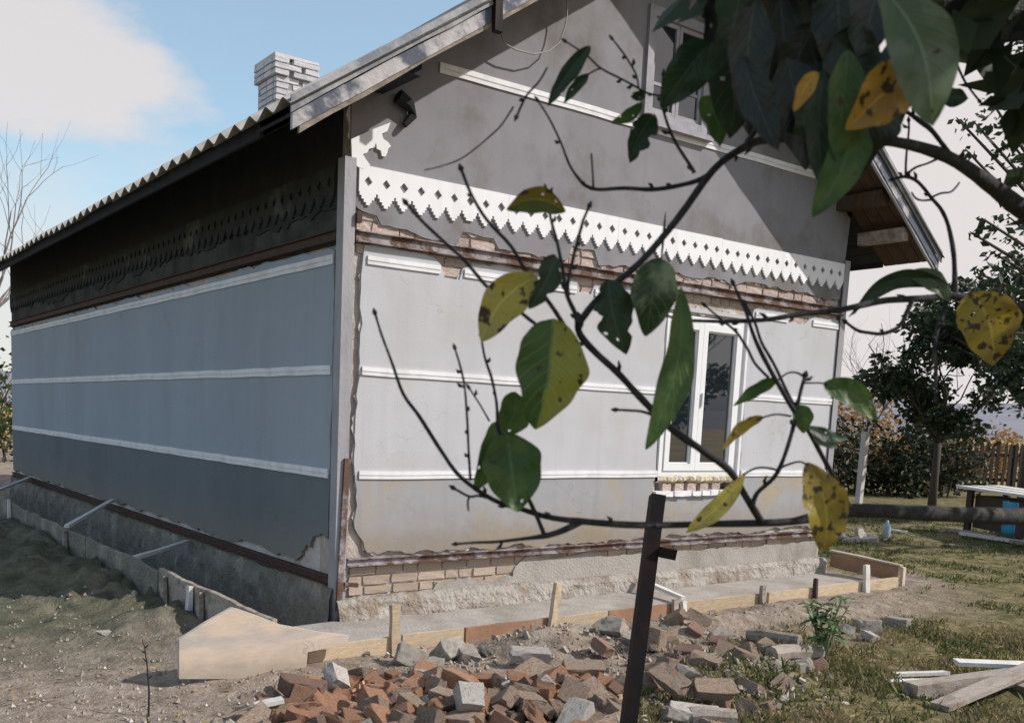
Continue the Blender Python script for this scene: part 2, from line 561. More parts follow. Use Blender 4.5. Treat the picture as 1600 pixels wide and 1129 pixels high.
def leafmat(name, c1, c2, spot=(0.06, 0.035, 0.015), spots=0.25, trans=0.35, rough=0.45, split=None, scale=38.0):
    """leaf blade: c1/c2 blotches, brown spots, paler midrib from the UV, light passing through"""
    m = bpy.data.materials.new(name)
    m.use_nodes = True
    t = m.node_tree
    t.nodes.clear()
    N, Lk = t.nodes.new, t.links.new
    out = N('ShaderNodeOutputMaterial')
    tcn = N('ShaderNodeTexCoord')
    uv = N('ShaderNodeSeparateXYZ')
    Lk(tcn.outputs['UV'], uv.inputs[0])

    def noise(sc, det=5):
        n = N('ShaderNodeTexNoise')
        n.inputs['Scale'].default_value = sc
        n.inputs['Detail'].default_value = det
        Lk(tcn.outputs['Object'], n.inputs[0])
        return n.outputs[0]

    def rng(v, lo, hi):
        r = N('ShaderNodeMapRange')
        r.interpolation_type = 'SMOOTHSTEP'
        r.inputs[1].default_value = lo
        r.inputs[2].default_value = hi
        Lk(v, r.inputs[0])
        return r.outputs[0]

    def mixc(f, a, b):
        x = N('ShaderNodeMix')
        x.data_type = 'RGBA'
        if isinstance(f, float):
            x.inputs[0].default_value = f
        else:
            Lk(f, x.inputs[0])
        for i, q in ((6, a), (7, b)):
            if isinstance(q, tuple):
                x.inputs[i].default_value = (*q, 1)
            else:
                Lk(q, x.inputs[i])
        return x.outputs[2]

    f = rng(noise(scale), 0.42, 0.6)
    if split is not None:
        a = N('ShaderNodeMath')
        a.operation = 'ADD'
        Lk(uv.outputs[1], a.inputs[0])
        mu = N('ShaderNodeMath')
        mu.operation = 'MULTIPLY'
        Lk(noise(scale), mu.inputs[0])
        mu.inputs[1].default_value = 0.25
        Lk(mu.outputs[0], a.inputs[1])
        f = rng(a.outputs[0], split + 0.08, split + 0.14)
    c = mixc(f, c1, c2)
    # side veins
    w = N('ShaderNodeTexWave')
    w.wave_type = 'BANDS'
    w.bands_direction = 'X'
    w.inputs['Scale'].default_value = 2.4
    w.inputs['Distortion'].default_value = 0.35
    w.inputs['Detail'].default_value = 3
    ha = N('ShaderNodeMath')
    ha.operation = 'SUBTRACT'
    Lk(uv.outputs[1], ha.inputs[0])
    ha.inputs[1].default_value = 0.5
    hb_ = N('ShaderNodeMath')
    hb_.operation = 'ABSOLUTE'
    Lk(ha.outputs[0], hb_.inputs[0])
    hc_ = N('ShaderNodeMath')
    hc_.operation = 'MULTIPLY_ADD'
    Lk(hb_.outputs[0], hc_.inputs[0])
    hc_.inputs[1].default_value = -0.55
    Lk(uv.outputs[0], hc_.inputs[2])
    hd_ = N('ShaderNodeCombineXYZ')
    Lk(hc_.outputs[0], hd_.inputs[0])
    Lk(hd_.outputs[0], w.inputs[0])
    v = rng(w.outputs[1], 0.88, 1.0)
    vv = N('ShaderNodeMath')
    vv.operation = 'MULTIPLY'
    Lk(v, vv.inputs[0])
    vv.inputs[1].default_value = 0.16
    c = mixc(vv.outputs[0], c, tuple(min(1, q * 1.5 + 0.02) for q in c2))
    # midrib
    ab = N('ShaderNodeMath')
    ab.operation = 'SUBTRACT'
    Lk(uv.outputs[1], ab.inputs[0])
    ab.inputs[1].default_value = 0.5
    ab2 = N('ShaderNodeMath')
    ab2.operation = 'ABSOLUTE'
    Lk(ab.outputs[0], ab2.inputs[0])
    mid = N('ShaderNodeMath')
    mid.operation = 'SUBTRACT'
    mid.inputs[0].default_value = 1.0
    Lk(rng(ab2.outputs[0], 0.012, 0.035), mid.inputs[1])
    mid2 = N('ShaderNodeMath')
    mid2.operation = 'MULTIPLY'
    Lk(mid.outputs[0], mid2.inputs[0])
    mid2.inputs[1].default_value = 0.5
    c = mixc(mid2.outputs[0], c, tuple(min(1, q * 1.6 + 0.05) for q in c1))
    sp = rng(noise(scale * 2.6, 3), 0.72 - spots * 0.35, 0.77 - spots * 0.35)
    c = mixc(sp, c, spot)
    bs = N('ShaderNodeBsdfPrincipled')
    Lk(c, bs.inputs['Base Color'])
    bs.inputs['Roughness'].default_value = rough
    bs.inputs['Specular IOR Level'].default_value = 0.4
    bp = N('ShaderNodeBump')
    bp.inputs['Strength'].default_value = 0.5
    bp.inputs['Distance'].default_value = 0.002
    hh = N('ShaderNodeMath')
    hh.operation = 'MULTIPLY_ADD'
    Lk(v, hh.inputs[0])
    hh.inputs[1].default_value = -0.5
    Lk(noise(scale * 4), hh.inputs[2])
    Lk(hh.outputs[0], bp.inputs['Height'])
    Lk(bp.outputs[0], bs.inputs['Normal'])
    tr = N('ShaderNodeBsdfTranslucent')
    Lk(c, tr.inputs[0])
    mixs = N('ShaderNodeMixShader')
    mixs.inputs[0].default_value = trans
    Lk(bs.outputs[0], mixs.inputs[1])
    Lk(tr.outputs[0], mixs.inputs[2])
    Lk(mixs.outputs[0], out.inputs[0])
    return m


LM = {
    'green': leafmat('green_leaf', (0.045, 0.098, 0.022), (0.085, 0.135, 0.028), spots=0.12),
    'dark': leafmat('dark_green_leaf', (0.018, 0.040, 0.017), (0.027, 0.052, 0.019), spots=0.1, trans=0.2),  # dark green, lowered further to hold some of the crown's shade
    'deep': leafmat('deep_green_leaf', (0.009, 0.016, 0.010), (0.015, 0.022, 0.011), spots=0.1, trans=0.08),  # green taken nearly to black, shade of the leaf knot painted in
    'split': leafmat('half_turned_leaf', (0.050, 0.105, 0.024), (0.27, 0.27, 0.04), spots=0.3, split=0.52),
    'yellow': leafmat('yellow_leaf', (0.42, 0.35, 0.07), (0.36, 0.31, 0.08), spots=0.42),
    'orange': leafmat('orange_leaf', (0.48, 0.26, 0.03), (0.36, 0.20, 0.04), spots=0.35),
    'olive': leafmat('olive_brown_leaf', (0.20, 0.14, 0.02), (0.08, 0.10, 0.02), spots=0.45, split=0.55),
    'mustard': leafmat('mustard_leaf', (0.34, 0.25, 0.03), (0.24, 0.16, 0.025), spots=0.45),
    'pale': leafmat('pale_leaf_underside', (0.16, 0.20, 0.13), (0.10, 0.14, 0.07), spots=0.15),
    'tip': leafmat('leaf_with_pale_end', (0.030, 0.060, 0.022), (0.22, 0.26, 0.14), spots=0.05),
}


def cardmat(name, c1, c2, trans=0.3, c3=None):
    m = bpy.data.materials.new(name)
    m.use_nodes = True
    t = m.node_tree
    t.nodes.clear()
    N, Lk = t.nodes.new, t.links.new
    out = N('ShaderNodeOutputMaterial')
    g = N('ShaderNodeNewGeometry')
    r = N('ShaderNodeValToRGB')
    r.color_ramp.elements[0].color = (*c1, 1)
    r.color_ramp.elements[1].color = (*c2, 1)
    if c3:
        e = r.color_ramp.elements.new(0.9)
        e.color = (*c2, 1)
        r.color_ramp.elements[-1].color = (*c3, 1)
    Lk(g.outputs['Random Per Island'], r.inputs[0])
    bs = N('ShaderNodeBsdfPrincipled')
    bs.inputs['Roughness'].default_value = 0.6
    bs.inputs['Specular IOR Level'].default_value = 0.3
    Lk(r.outputs[0], bs.inputs['Base Color'])
    tr = N('ShaderNodeBsdfTranslucent')
    Lk(r.outputs[0], tr.inputs[0])
    mx_ = N('ShaderNodeMixShader')
    mx_.inputs[0].default_value = trans
    Lk(bs.outputs[0], mx_.inputs[1])
    Lk(tr.outputs[0], mx_.inputs[2])
    Lk(mx_.outputs[0], out.inputs[0])
    return m


CM = {
    'dark': cardmat('dark_foliage', (0.016, 0.030, 0.018), (0.060, 0.085, 0.040), 0.2),
    'green': cardmat('green_foliage', (0.025, 0.045, 0.016), (0.07, 0.10, 0.03), 0.25, (0.22, 0.2, 0.03)),
    'autumn': cardmat('autumn_foliage', (0.26, 0.15, 0.06), (0.40, 0.24, 0.10), 0.3),
    'bush': cardmat('hedge_foliage', (0.013, 0.022, 0.012), (0.04, 0.052, 0.024), 0.15, (0.14, 0.09, 0.04)),
    'grass': cardmat('grass_blades', (0.06, 0.08, 0.022), (0.15, 0.16, 0.055), 0.3, (0.32, 0.26, 0.13)),
    'dry': cardmat('dry_grass_blades', (0.22, 0.17, 0.09), (0.36, 0.29, 0.16), 0.3, (0.13, 0.14, 0.05)),
    'weed': cardmat('weed_leaves', (0.10, 0.17, 0.07), (0.20, 0.27, 0.14), 0.3),
    'litter': cardmat('leaf_litter', (0.30, 0.20, 0.08), (0.45, 0.35, 0.18), 0.2, (0.55, 0.5, 0.42)),
}

# ------------------------------------------------------------------ ground
W, L = 5.87, 11.04
H1, H2, H3 = 1.0, 1.735, 2.5
GZ = -0.07


def sm(a, b, x):
    t = max(0.0, min(1.0, (x - a) / (b - a)))
    return t * t * (3 - 2 * t)


def bump2(x, y, cx_, cy_, rx, ry):
    return math.exp(-((x - cx_) / rx) ** 2 - ((y - cy_) / ry) ** 2)


def gz(x, y):
    z = GZ
    r = math.hypot(x, y + 1)
    n = mnoise.fractal(Vector((x * 1.3, y * 1.3, 0.3)), 1.0, 2.0, 4)
    n2 = mnoise.fractal(Vector((x * 6.0, y * 6.0, 2.3)), 0.9, 2.0, 3)
    near = 1.0 - sm(12, 30, r)
    n4 = mnoise.fractal(Vector((x * 2.6, y * 2.6, 6.3)), 0.7, 2.0, 3)
    z += 0.022 * n * near + 0.016 * n2 * near + 0.02 * max(0.0, n4) * near
    # spoil thrown out along the front formwork
    if 0.2 < x < 5.6:
        z += 0.10 * math.exp(-((y + 1.32) / 0.24) ** 2) * sm(0.2, 0.9, x) * (1 - sm(4.6, 5.6, x)) * (1 + 0.8 * n)
    # under the two rubble heaps
    z += 0.08 * bump2(x, y, -0.45, -2.25, 0.75, 0.5) + 0.10 * bump2(x, y, 1.55, -2.35, 0.6, 0.45) * (1 + n)
    # the open trench along the long wall
    if -0.95 < x < 0.2 and -0.6 < y < L + 0.6:
        t = sm(-0.92, -0.80, x) * (1 - sm(0.05, 0.2, x)) * sm(-0.58, -0.40, y)
        z -= 0.22 * t
    if -2.6 < x < -0.93 and y > -0.9:
        z += 0.11 * sm(-2.3, -1.1, x) * sm(-0.8, 0.6, y) * (1 + 0.7 * n2 + 0.4 * n)
    # far ground rolls
    z += 0.35 * mnoise.noise(Vector((x * 0.02, y * 0.02, 5.0))) * sm(25, 70, r)
    return z


def grassw(x, y):
    n = mnoise.fractal(Vector((x * 0.9, y * 0.9, 7.7)), 1.0, 2.0, 4)
    a = -(y + 1.85) + (x - 0.9) * 0.22
    b = (x - 6.2)
    c = -(y + 1.55) - (x + 1.2) * 0.6 - 0.55       # bottom left corner of the yard
    g = max(sm(0.0, 1.0, a + 0.45 * n), sm(0, 0.8, b + 0.4 * n + (0.5 if y > -0.3 else 0.0)), 0.75 * sm(0.0, 0.6, c + 0.5 * n))
    if x < -2.6 and y > 0.5:
        g = max(g, 0.4 * sm(-2.6, -5, x))
    return g


def axis(lo, hi, step, far, growth=1.16):
    a = []
    x = lo
    while x <= hi:
        a.append(x)
        x += step
    s = step
    while a[-1] < far:
        s *= growth
        a.append(a[-1] + s)
    s = step
    pre = []
    x = lo
    while x > -far:
        s *= growth
        x -= s
        pre.append(x)
    return pre[::-1] + a


gx = axis(-3.2, 7.2, 0.065, 900)
gy = axis(-5.2, 3.2, 0.065, 900)
b = MB()
b.v = [(x, y, gz(x, y)) for y in gy for x in gx]
nx = len(gx)
b.f = [(j * nx + i, j * nx + i + 1, (j + 1) * nx + i + 1, (j + 1) * nx + i) for j in range(len(gy) - 1) for i in range(nx - 1)]
gm = bpy.data.materials.new('yard_ground')
gm.use_nodes = True
t = gm.node_tree
t.nodes.clear()
N, Lk = t.nodes.new, t.links.new
g_out = N('ShaderNodeOutputMaterial')
g_bs = N('ShaderNodeBsdfPrincipled')
g_bs.inputs['Roughness'].default_value = 0.95
g_bs.inputs['Specular IOR Level'].default_value = 0.15
Lk(g_bs.outputs[0], g_out.inputs[0])
g_tc = N('ShaderNodeTexCoord')
g_at = N('ShaderNodeAttribute')
g_at.attribute_name = 'zone'
g_sep = N('ShaderNodeSeparateColor')
Lk(g_at.outputs['Color'], g_sep.inputs[0])


def gn(scale, det=8, rough=0.62):
    n = N('ShaderNodeTexNoise')
    n.inputs['Scale'].default_value = scale
    n.inputs['Detail'].default_value = det
    n.inputs['Roughness'].default_value = rough
    Lk(g_tc.outputs['Object'], n.inputs[0])
    return n.outputs[0]


def gramp(v, stops):
    r = N('ShaderNodeValToRGB')
    els = r.color_ramp.elements
    els[0].position, els[0].color = stops[0][0], (*stops[0][1], 1)
    els[1].position, els[1].color = stops[-1][0], (*stops[-1][1], 1)
    for p, c in stops[1:-1]:
        e = els.new(p)
        e.color = (*c, 1)
    Lk(v, r.inputs[0])
    return r.outputs[0]


def gmix(f, a, b_):
    x = N('ShaderNodeMix')
    x.data_type = 'RGBA'
    Lk(f, x.inputs[0])
    Lk(a, x.inputs[6])
    Lk(b_, x.inputs[7])
    return x.outputs[2]


dirt = gramp(gn(9), [(0.3, (0.16, 0.125, 0.10)), (0.5, (0.29, 0.235, 0.19)), (0.7, (0.40, 0.335, 0.28))])
grs = gramp(gn(7), [(0.32, (0.055, 0.065, 0.020)), (0.5, (0.16, 0.135, 0.065)), (0.68, (0.29, 0.235, 0.135))])
fld = gramp(gn(0.12), [(0.35, (0.24, 0.20, 0.08)), (0.5, (0.40, 0.30, 0.15)), (0.65, (0.46, 0.36, 0.20))])
c = gmix(g_sep.outputs[0], dirt, grs)
shade_green = gramp(gn(5), [(0.35, (0.05, 0.055, 0.035)), (0.5, (0.10, 0.105, 0.065)), (0.66, (0.20, 0.18, 0.13))])  # dark green tint painting the house shadow onto the left ground
c = gmix(g_sep.outputs[2], c, shade_green)
c = gmix(g_sep.outputs[1], c, fld)
Lk(c, g_bs.inputs['Base Color'])
g_b = N('ShaderNodeBump')
g_b.inputs['Strength'].default_value = 1.0
g_b.inputs['Distance'].default_value = 0.03
Lk(gn(30), g_b.inputs['Height'])
Lk(g_b.outputs[0], g_bs.inputs['Normal'])
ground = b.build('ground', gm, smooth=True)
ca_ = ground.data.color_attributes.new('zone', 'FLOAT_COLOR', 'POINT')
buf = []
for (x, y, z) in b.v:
    buf += [grassw(x, y) if math.hypot(x, y) < 60 else 1.0, sm(24, 40, math.hypot(x, y)), 0.85 * sm(-0.75, -0.95, x) * sm(-0.9, 0.6, y + 0.5 * mnoise.noise(Vector((x * 2, y * 2, 3)))) * (1 - sm(9, 14, y)), 1.0]  # third channel masks the painted shadow tint beside the long wall
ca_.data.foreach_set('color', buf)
structure(ground)

# far hills
b = MB()
rows = 5
for ridge, (dist, hgt, seed) in enumerate(((420, 17, 1.0), (700, 34, 4.0))):
    n_ = 90
    o0 = len(b.v)
    for k in range(n_ + 1):
        a = math.radians(-30 + 165 * k / n_)
        h = hgt * (0.75 + 0.6 * mnoise.noise(Vector((a * 2.3, seed, 0))) + 0.1 * mnoise.noise(Vector((a * 14, seed, 3))))
        for r in range(rows):
            f = r / (rows - 1)
            b.v.append(((dist + 160 * f) * math.sin(a), (dist + 160 * f) * math.cos(a), -2 + h * math.sin(f * math.pi / 2)))
    for k in range(n_):
        for r in range(rows - 1):
            i = o0 + k * rows + r
            b.f.append((i, i + rows, i + rows + 1, i + 1))
structure(b.build('hills', M['hill'], smooth=True))

# ------------------------------------------------------------------ house
rnd = random.Random(5)
house = empty('house', (0, 0, GZ))
house_inv = Vector((0, 0, -GZ))
tag(house, 'long single storey grey plastered house with white bands and lace trim under its eaves', 'house')


def hpart(o, parent=None):
    """keep world coordinates under the house empty"""
    o.parent = parent or house
    o.matrix_parent_inverse = (Matrix.Translation((0, 0, -GZ)))
    return o


def sub(o, parent):
    o.parent = parent
    return o


def front(a, z, t):
    return (a, t, z)


def side(a, z, t):
    return (t, a, z)


SLOPE = 0.667
EAVE, VERGE, HE = 0.65, 0.56, 3.22            # overhangs and eave height (top of boards)


def roof_z(x):
    return HE + SLOPE * (x + EAVE) if x < W / 2 else HE + SLOPE * (W + EAVE - x)


WX0, WX1, WZ0, WZ1 = 3.27, 4.36, 0.97, 2.43      # window in the gable wall
GX0, GX1, GZ0, GZ1 = 2.84, 3.52, 3.98, 4.82      # attic window
win_hole = [(WX0, WZ0 - 0.14), (WX1, WZ0 - 0.14), (WX1, WZ1), (WX0, WZ1)]
att_hole = [(GX0, GZ0), (GX1, GZ0), (GX1, GZ1), (GX0, GZ1)]

# cores
core = [(0.03, -0.3), (W - 0.03, -0.3), (W - 0.03, roof_z(W) - 0.06), (W / 2, roof_z(W / 2) - 0.06), (0.03, roof_z(0) - 0.06)]
gable = hpart(solid('gable_wall', [core, win_hole, att_hole], lambda a, z, q: front(a, z, 0.03 + q), 0.25, M['mortar']))
side_core = [(0.285, -0.3), (L - 0.03, -0.3), (L - 0.03, roof_z(0) - 0.06), (0.285, roof_z(0) - 0.06)]
long_wall = hpart(solid('long_wall', [side_core], lambda a, z, q: side(a, z, 0.03 + q), 0.25, M['under_plaster']))
b = MB()
b.box((W - 0.28, 0.285, -0.3), (W - 0.03, L - 0.03, roof_z(W) - 0.06))
hpart(b.build('far_wall', M['under_plaster']))
bk = [(0.29, -0.3), (W - 0.29, -0.3), (W - 0.29, roof_z(W - .29) - 0.06), (W / 2, roof_z(W / 2) - 0.06), (0.29, roof_z(0.29) - 0.06)]
hpart(solid('rear_wall', [bk], lambda a, z, q: (a, L - 0.28 + q, z), 0.25, M['under_plaster']))

# plaster on the gable wall
XL, XR = 0.15, W - 0.07
low = rag((XL, 0.42), (WX0 - 0.1, 0.425), 0.022, 0.05, rnd) + rag((WX0 - 0.1, 0.425), (XR, 0.43), 0.03, 0.06, rnd) + \
    [(XR, 0.43), (XR, H1), (WX1 + 0.05, H1)] + rag((WX1 + 0.05, H1), (WX1 + 0.04, WZ0 - 0.16), 0.015, 0.04, rnd) + \
    rag((WX1 + 0.04, WZ0 - 0.16), (WX0 - 0.07, WZ0 - 0.17), 0.02, 0.05, rnd) + rag((WX0 - 0.07, WZ0 - 0.17), (WX0 - 0.03, H1), 0.012, 0.05, rnd) + \
    [(WX0 - 0.03, H1), (XL - 0.01, H1)] + rag((XL - 0.01, H1), (XL + 0.0, 0.62), 0.02, 0.05, rnd) + rag((XL, 0.62), (XL + 0.13, 0.42), 0.02, 0.05, rnd)
low = [p for p in low if not (p[0] < XL + 0.1 and p[1] < 0.43)]
plaster_low = hpart(solid('lower_plaster', [low], lambda a, z, q: front(a, z, q), 0.03, M['plaster_mid']))
tops = rag((XR, 2.555), (5.35, 2.58), 0.02, 0.05, rnd) + [(5.33, 2.545), (5.22, 2.47), (5.02, 2.475), (4.98, 2.55)] + rag((4.96, 2.56), (WX1 + 0.1, 2.57), 0.02, 0.05, rnd) + \
    [(WX1 + 0.08, 2.55), (WX1 + 0.05, WZ1 + 0.05), (WX0 - 0.04, WZ1 + 0.06), (WX0 - 0.08, 2.56)] + \
    rag((WX0 - 0.1, 2.57), (2.45, 2.58), 0.018, 0.05, rnd) + [(2.36, 2.55), (2.33, 2.48), (2.20, 2.475), (2.17, 2.56)] + \
    rag((2.1, 2.58), (1.06, 2.585), 0.02, 0.05, rnd) + [(1.02, 2.54), (0.99, 2.45), (0.85, 2.455), (0.82, 2.54)] + rag((0.75, 2.585), (XL + 0.02, 2.6), 0.012, 0.06, rnd)
upl = [(XL - 0.01, H1), (WX0 - 0.03, H1)] + rag((WX0 - 0.03, H1), (WX0 - 0.035, 2.45), 0.006, 0.08, rnd) + [(WX0 - 0.035, 2.45), (WX0 - 0.04, 2.468)]
# main light panel: left of the window, above it and right of it, one outline
main = [(XL - 0.01, H1)] + [(WX0 - 0.03, H1)] + rag((WX0 - 0.03, H1), (WX0 - 0.03, WZ1 + 0.02), 0.008, 0.08, rnd) + \
    [(WX0 - 0.03, WZ1 + 0.02), (WX1 + 0.04, WZ1 + 0.02)] + rag((WX1 + 0.04, WZ1 + 0.01), (WX1 + 0.05, H1), 0.012, 0.05, rnd) + \
    [(WX1 + 0.05, H1), (XR, H1)] + tops + rag((XL + 0.02, 2.6), (XL - 0.01, H1 + 0.02), 0.018, 0.06, rnd)
plaster_main = hpart(solid('light_plaster', [main], lambda a, z, q: front(a, z, q), 0.03, M['plaster_light']))
upper = rag((0.10, 2.84), (0.3, 2.78), 0.02, 0.05, rnd) + rag((0.3, 2.75), (1.0, 2.71), 0.02, 0.05, rnd) + rag((1.0, 2.80), (1.35, 2.79), 0.03, 0.06, rnd) + rag((1.35, 2.72), (1.7, 2.71), 0.015, 0.06, rnd) + \
    rag((1.7, 2.72), (2.1, 2.70), 0.02, 0.05, rnd) + rag((2.1, 2.84), (2.4, 2.85), 0.02, 0.05, rnd) + rag((2.4, 2.72), (3.3, 2.74), 0.03, 0.06, rnd) + \
    rag((3.3, 2.77), (W - 0.08, 2.75), 0.035, 0.06, rnd) + \
    [(W - 0.08, 2.78), (W - 0.02, roof_z(W) - 0.08), (W / 2, roof_z(W / 2) - 0.08), (0.035, roof_z(0.035) - 0.08), (0.04, 2.9)]
hpart(solid('gable_plaster', [upper, att_hole], lambda a, z, q: front(a, z, q), 0.03, M['plaster_dark']))

def frayed(lp, amp, sd0):
    out_ = []
    for i_, p_ in enumerate(lp):
        q_ = lp[(i_ + 1) % len(lp)]
        n_ = max(1, int(math.hypot(q_[0] - p_[0], q_[1] - p_[1]) / 0.03))
        for k_ in range(n_):
            f_ = k_ / n_
            x_, z_ = p_[0] + (q_[0] - p_[0]) * f_, p_[1] + (q_[1] - p_[1]) * f_
            v_ = Vector((x_ * 14, z_ * 14, sd0))
            out_.append((x_ + amp * mnoise.noise(v_), z_ + amp * mnoise.noise(v_ + Vector((0, 0, 9)))))
    return out_


for lp_, sd0 in ((low, 2.0), (main, 5.0)):
    hpart(solid('undercoat', [frayed(lp_, 0.05, sd0)], lambda a, z, q: front(a, z, 0.011 + q), 0.018, M['under_plaster']))
hpart(solid('undercoat', [frayed(upper, 0.05, 8.0), att_hole], lambda a, z, q: front(a, z, 0.011 + q), 0.018, M['under_plaster']))

# white bands: a broad strip with a thin lip below it
def band(fn, a0, a1, z, m, w=0.058, lip=True):
    bb = MB()
    n_ = max(2, int((a1 - a0) / 0.25))
    prof = [(z - w / 2, -0.002), (z - w / 2, -0.012), (z - 0.010, -0.013), (z - 0.007, -0.005), (z - 0.003, -0.005), (z, -0.014), (z + w / 2, -0.013), (z + w / 2, -0.002)]
    for k in range(n_ + 1):
        a = a0 + (a1 - a0) * k / n_
        dz = rnd.uniform(-0.003, 0.003)
        for (pz, pd) in prof:
            bb.v.append(fn(a, pz + dz, pd))
    q = len(prof)
    for k in range(n_):
        for i in range(q - 1):
            bb.f.append((k * q + i, (k + 1) * q + i, (k + 1) * q + i + 1, k * q + i + 1))
    bb.f.append(tuple(range(q)))
    bb.f.append(tuple(n_ * q + i for i in range(q)))
    return hpart(bb.build('white_band', m))


for (x0, x1, z) in ((XL + 0.02, WX0 - 0.02, H1), (WX1 + 0.06, XR - 0.01, H1), (XL + 0.02, WX0 - 0.04, H2), (WX1 + 0.06, XR - 0.01, H2),
                    (XL + 0.04, 0.81, H3), (1.03, 2.16, H3), (2.37, 3.2, H3), (WX1 + 0.1, 4.95, H3), (5.36, XR - 0.01, H3)):
    band(front, x0, x1, z, M['white'])
band(front, 0.74, GX0 - 0.06, 3.90, M['white'], 0.07)
band(front, GX0 - 0.06 + 0.002, 5.2, 3.90, M['white'], 0.07)

# long wall plaster and bands
sl = rag((0.13, 0.31), (0.62, 0.30), 0.015, 0.05, rnd)
sl = [(0.13, 0.54)] + rag((0.13, 0.53), (0.34, 0.56), 0.03, 0.035, rnd) + rag((0.36, 0.52), (0.58, 0.36), 0.05, 0.03, rnd) + \
    rag((0.64, 0.30), (L - 0.06, 0.31), 0.03, 0.09, rnd) + [(L - 0.06, 0.31), (L - 0.06, H1), (0.12, H1)] + rag((0.12, H1), (0.13, 0.54), 0.012, 0.06, rnd)
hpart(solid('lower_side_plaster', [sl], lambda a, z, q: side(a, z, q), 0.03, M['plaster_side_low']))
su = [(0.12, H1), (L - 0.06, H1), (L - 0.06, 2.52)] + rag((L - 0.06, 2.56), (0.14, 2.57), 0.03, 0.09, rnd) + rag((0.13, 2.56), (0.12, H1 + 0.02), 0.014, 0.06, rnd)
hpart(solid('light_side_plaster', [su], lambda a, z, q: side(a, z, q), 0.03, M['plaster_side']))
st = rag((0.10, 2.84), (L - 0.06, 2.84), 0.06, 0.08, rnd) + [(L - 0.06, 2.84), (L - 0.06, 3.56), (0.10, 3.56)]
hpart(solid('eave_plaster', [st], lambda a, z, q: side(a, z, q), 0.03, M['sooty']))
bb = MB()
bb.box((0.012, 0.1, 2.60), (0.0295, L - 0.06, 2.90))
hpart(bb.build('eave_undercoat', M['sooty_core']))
for z in (H1, H2, H3):
    band(side, 0.13, L - 0.07, z, M['white'], 0.066)


# lace trim
def lace(name, fn, a0, n_, per, z0, m, parent=None):
    zt = z0 + 0.275
    a0 += 0.0015
    outer = [(a0, zt)]
    steps = [(0.068, 0.095), (0.055, 0.070), (0.035, 0.047), (0.012, 0.022), (-0.012, 0.0), (-0.035, 0.022), (-0.055, 0.047), (-0.068, 0.070)]
    hp = per / 2
    k_ = hp / 0.075
    holes = []
    top = []
    outer.append((a0, z0 + 0.095))
    for i in range(n_):
        c_ = a0 + per * (i + 0.5)
        brk = rnd.random() < 0.05
        tz = rnd.uniform(-0.003, 0.003)
        xs = [-0.066, -0.051, -0.034, -0.016, 0.016, 0.034, 0.051, 0.066]
        zs = [0.095, 0.072, 0.050, 0.030, 0.012, 0.030, 0.050, 0.072, 0.095]
        for j, xx in enumerate(xs):
            jx = rnd.uniform(-0.0025, 0.0025)
            if i == n_ - 1 and j == 7:
                jx = min(jx, 0)
            cut = 0.03 if brk and 2 <= j <= 4 else 0.0
            cut2 = 0.03 if brk and 1 <= j <= 3 else 0.0
            outer.append((c_ + xx * k_ + jx, z0 + max(zs[j], cut) + tz))
            outer.append((c_ + xx * k_ + jx, z0 + max(zs[j + 1], cut2) + tz))
        hj = rnd.uniform(0.033, 0.037)
        holes.append([(c_ - hj * k_, z0 + 0.172), (c_, z0 + 0.172 - hj), (c_ + hj * k_, z0 + 0.172 + rnd.uniform(-.002, .002)), (c_, z0 + 0.172 + hj)])
    outer.append((a0 + per * n_ - 0.003, z0 + 0.095))
    outer.append((a0 + per * n_ - 0.003, zt))
    return hpart(solid(name, [outer] + holes, lambda a, z, q: fn(a, z, -0.016 + q), 0.0145, m), parent)


PL = (W - 0.17) / 39
k0 = 0
for nbd in (9, 8, 9, 7, 6):
    lace('lace_board', front, 0.10 + k0 * PL, nbd, PL, 2.850 + rnd.uniform(-0.004, 0.003), M['lace'])
    k0 += nbd
PL = (L - 0.2) / 73
k0 = 0
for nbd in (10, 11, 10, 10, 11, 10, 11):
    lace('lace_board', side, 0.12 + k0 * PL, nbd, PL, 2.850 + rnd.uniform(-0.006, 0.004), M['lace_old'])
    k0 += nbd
# stepped white ornament under the eave corner
orn = [(470, 612), (560, 575), (650, 540), (636, 578), (612, 590), (618, 612), (640, 628), (652, 645), (640, 655), (636, 672), (628, 690), (612, 688), (608, 664),
       (590, 656), (586, 628), (578, 650), (556, 656), (548, 672), (528, 680), (540, 700), (560, 728), (530, 745), (505, 735), (480, 700)]
orn3 = [on_y(u / 2.822 + 380, v / 2.822, -0.018) for (u, v) in orn]
hpart(solid('corner_ornament', [[(max(0.03, p.x), p.z) for p in orn3]], lambda a, z, q: front(a, z, -0.018 + q), 0.0165, M['lace']))


# steel channels
def channel(fn, a0, a1, z0, z1, m, dep=0.045):
    bb = MB()
    n_ = 24
    prof = [(z0, 0.02), (z0, -dep), (z0 + 0.008, -dep), (z0 + 0.008, -0.012), (z1 - 0.008, -0.012), (z1 - 0.008, -dep * 0.8), (z1, -dep * 0.8), (z1, 0.02)]
    for k in range(n_ + 1):
        a = a0 + (a1 - a0) * k / n_
        for (pz, pd) in prof:
            bb.v.append(fn(a, pz + rnd.uniform(-0.0015, 0.0015), pd))
    q = len(prof)
    for k in range(n_):
        for i in range(q - 1):
            bb.f.append((k * q + i, (k + 1) * q + i, (k + 1) * q + i + 1, k * q + i + 1))
    bb.f.append(tuple(range(q)))
    bb.f.append(tuple(n_ * q + i for i in range(q)))
    return hpart(bb.build('steel_channel', m))


channel(front, 0.09, W - 0.05, 2.612, 2.690, M['rust'])
channel(front, 0.09, W - 0.05, 0.345, 0.402, M['rust'])
channel(side, 0.09, L - 0.05, 2.612, 2.690, M['rust_dark'])
channel(side, 0.09, L - 0.05, 0.205, 0.268, M['rust_dark'])
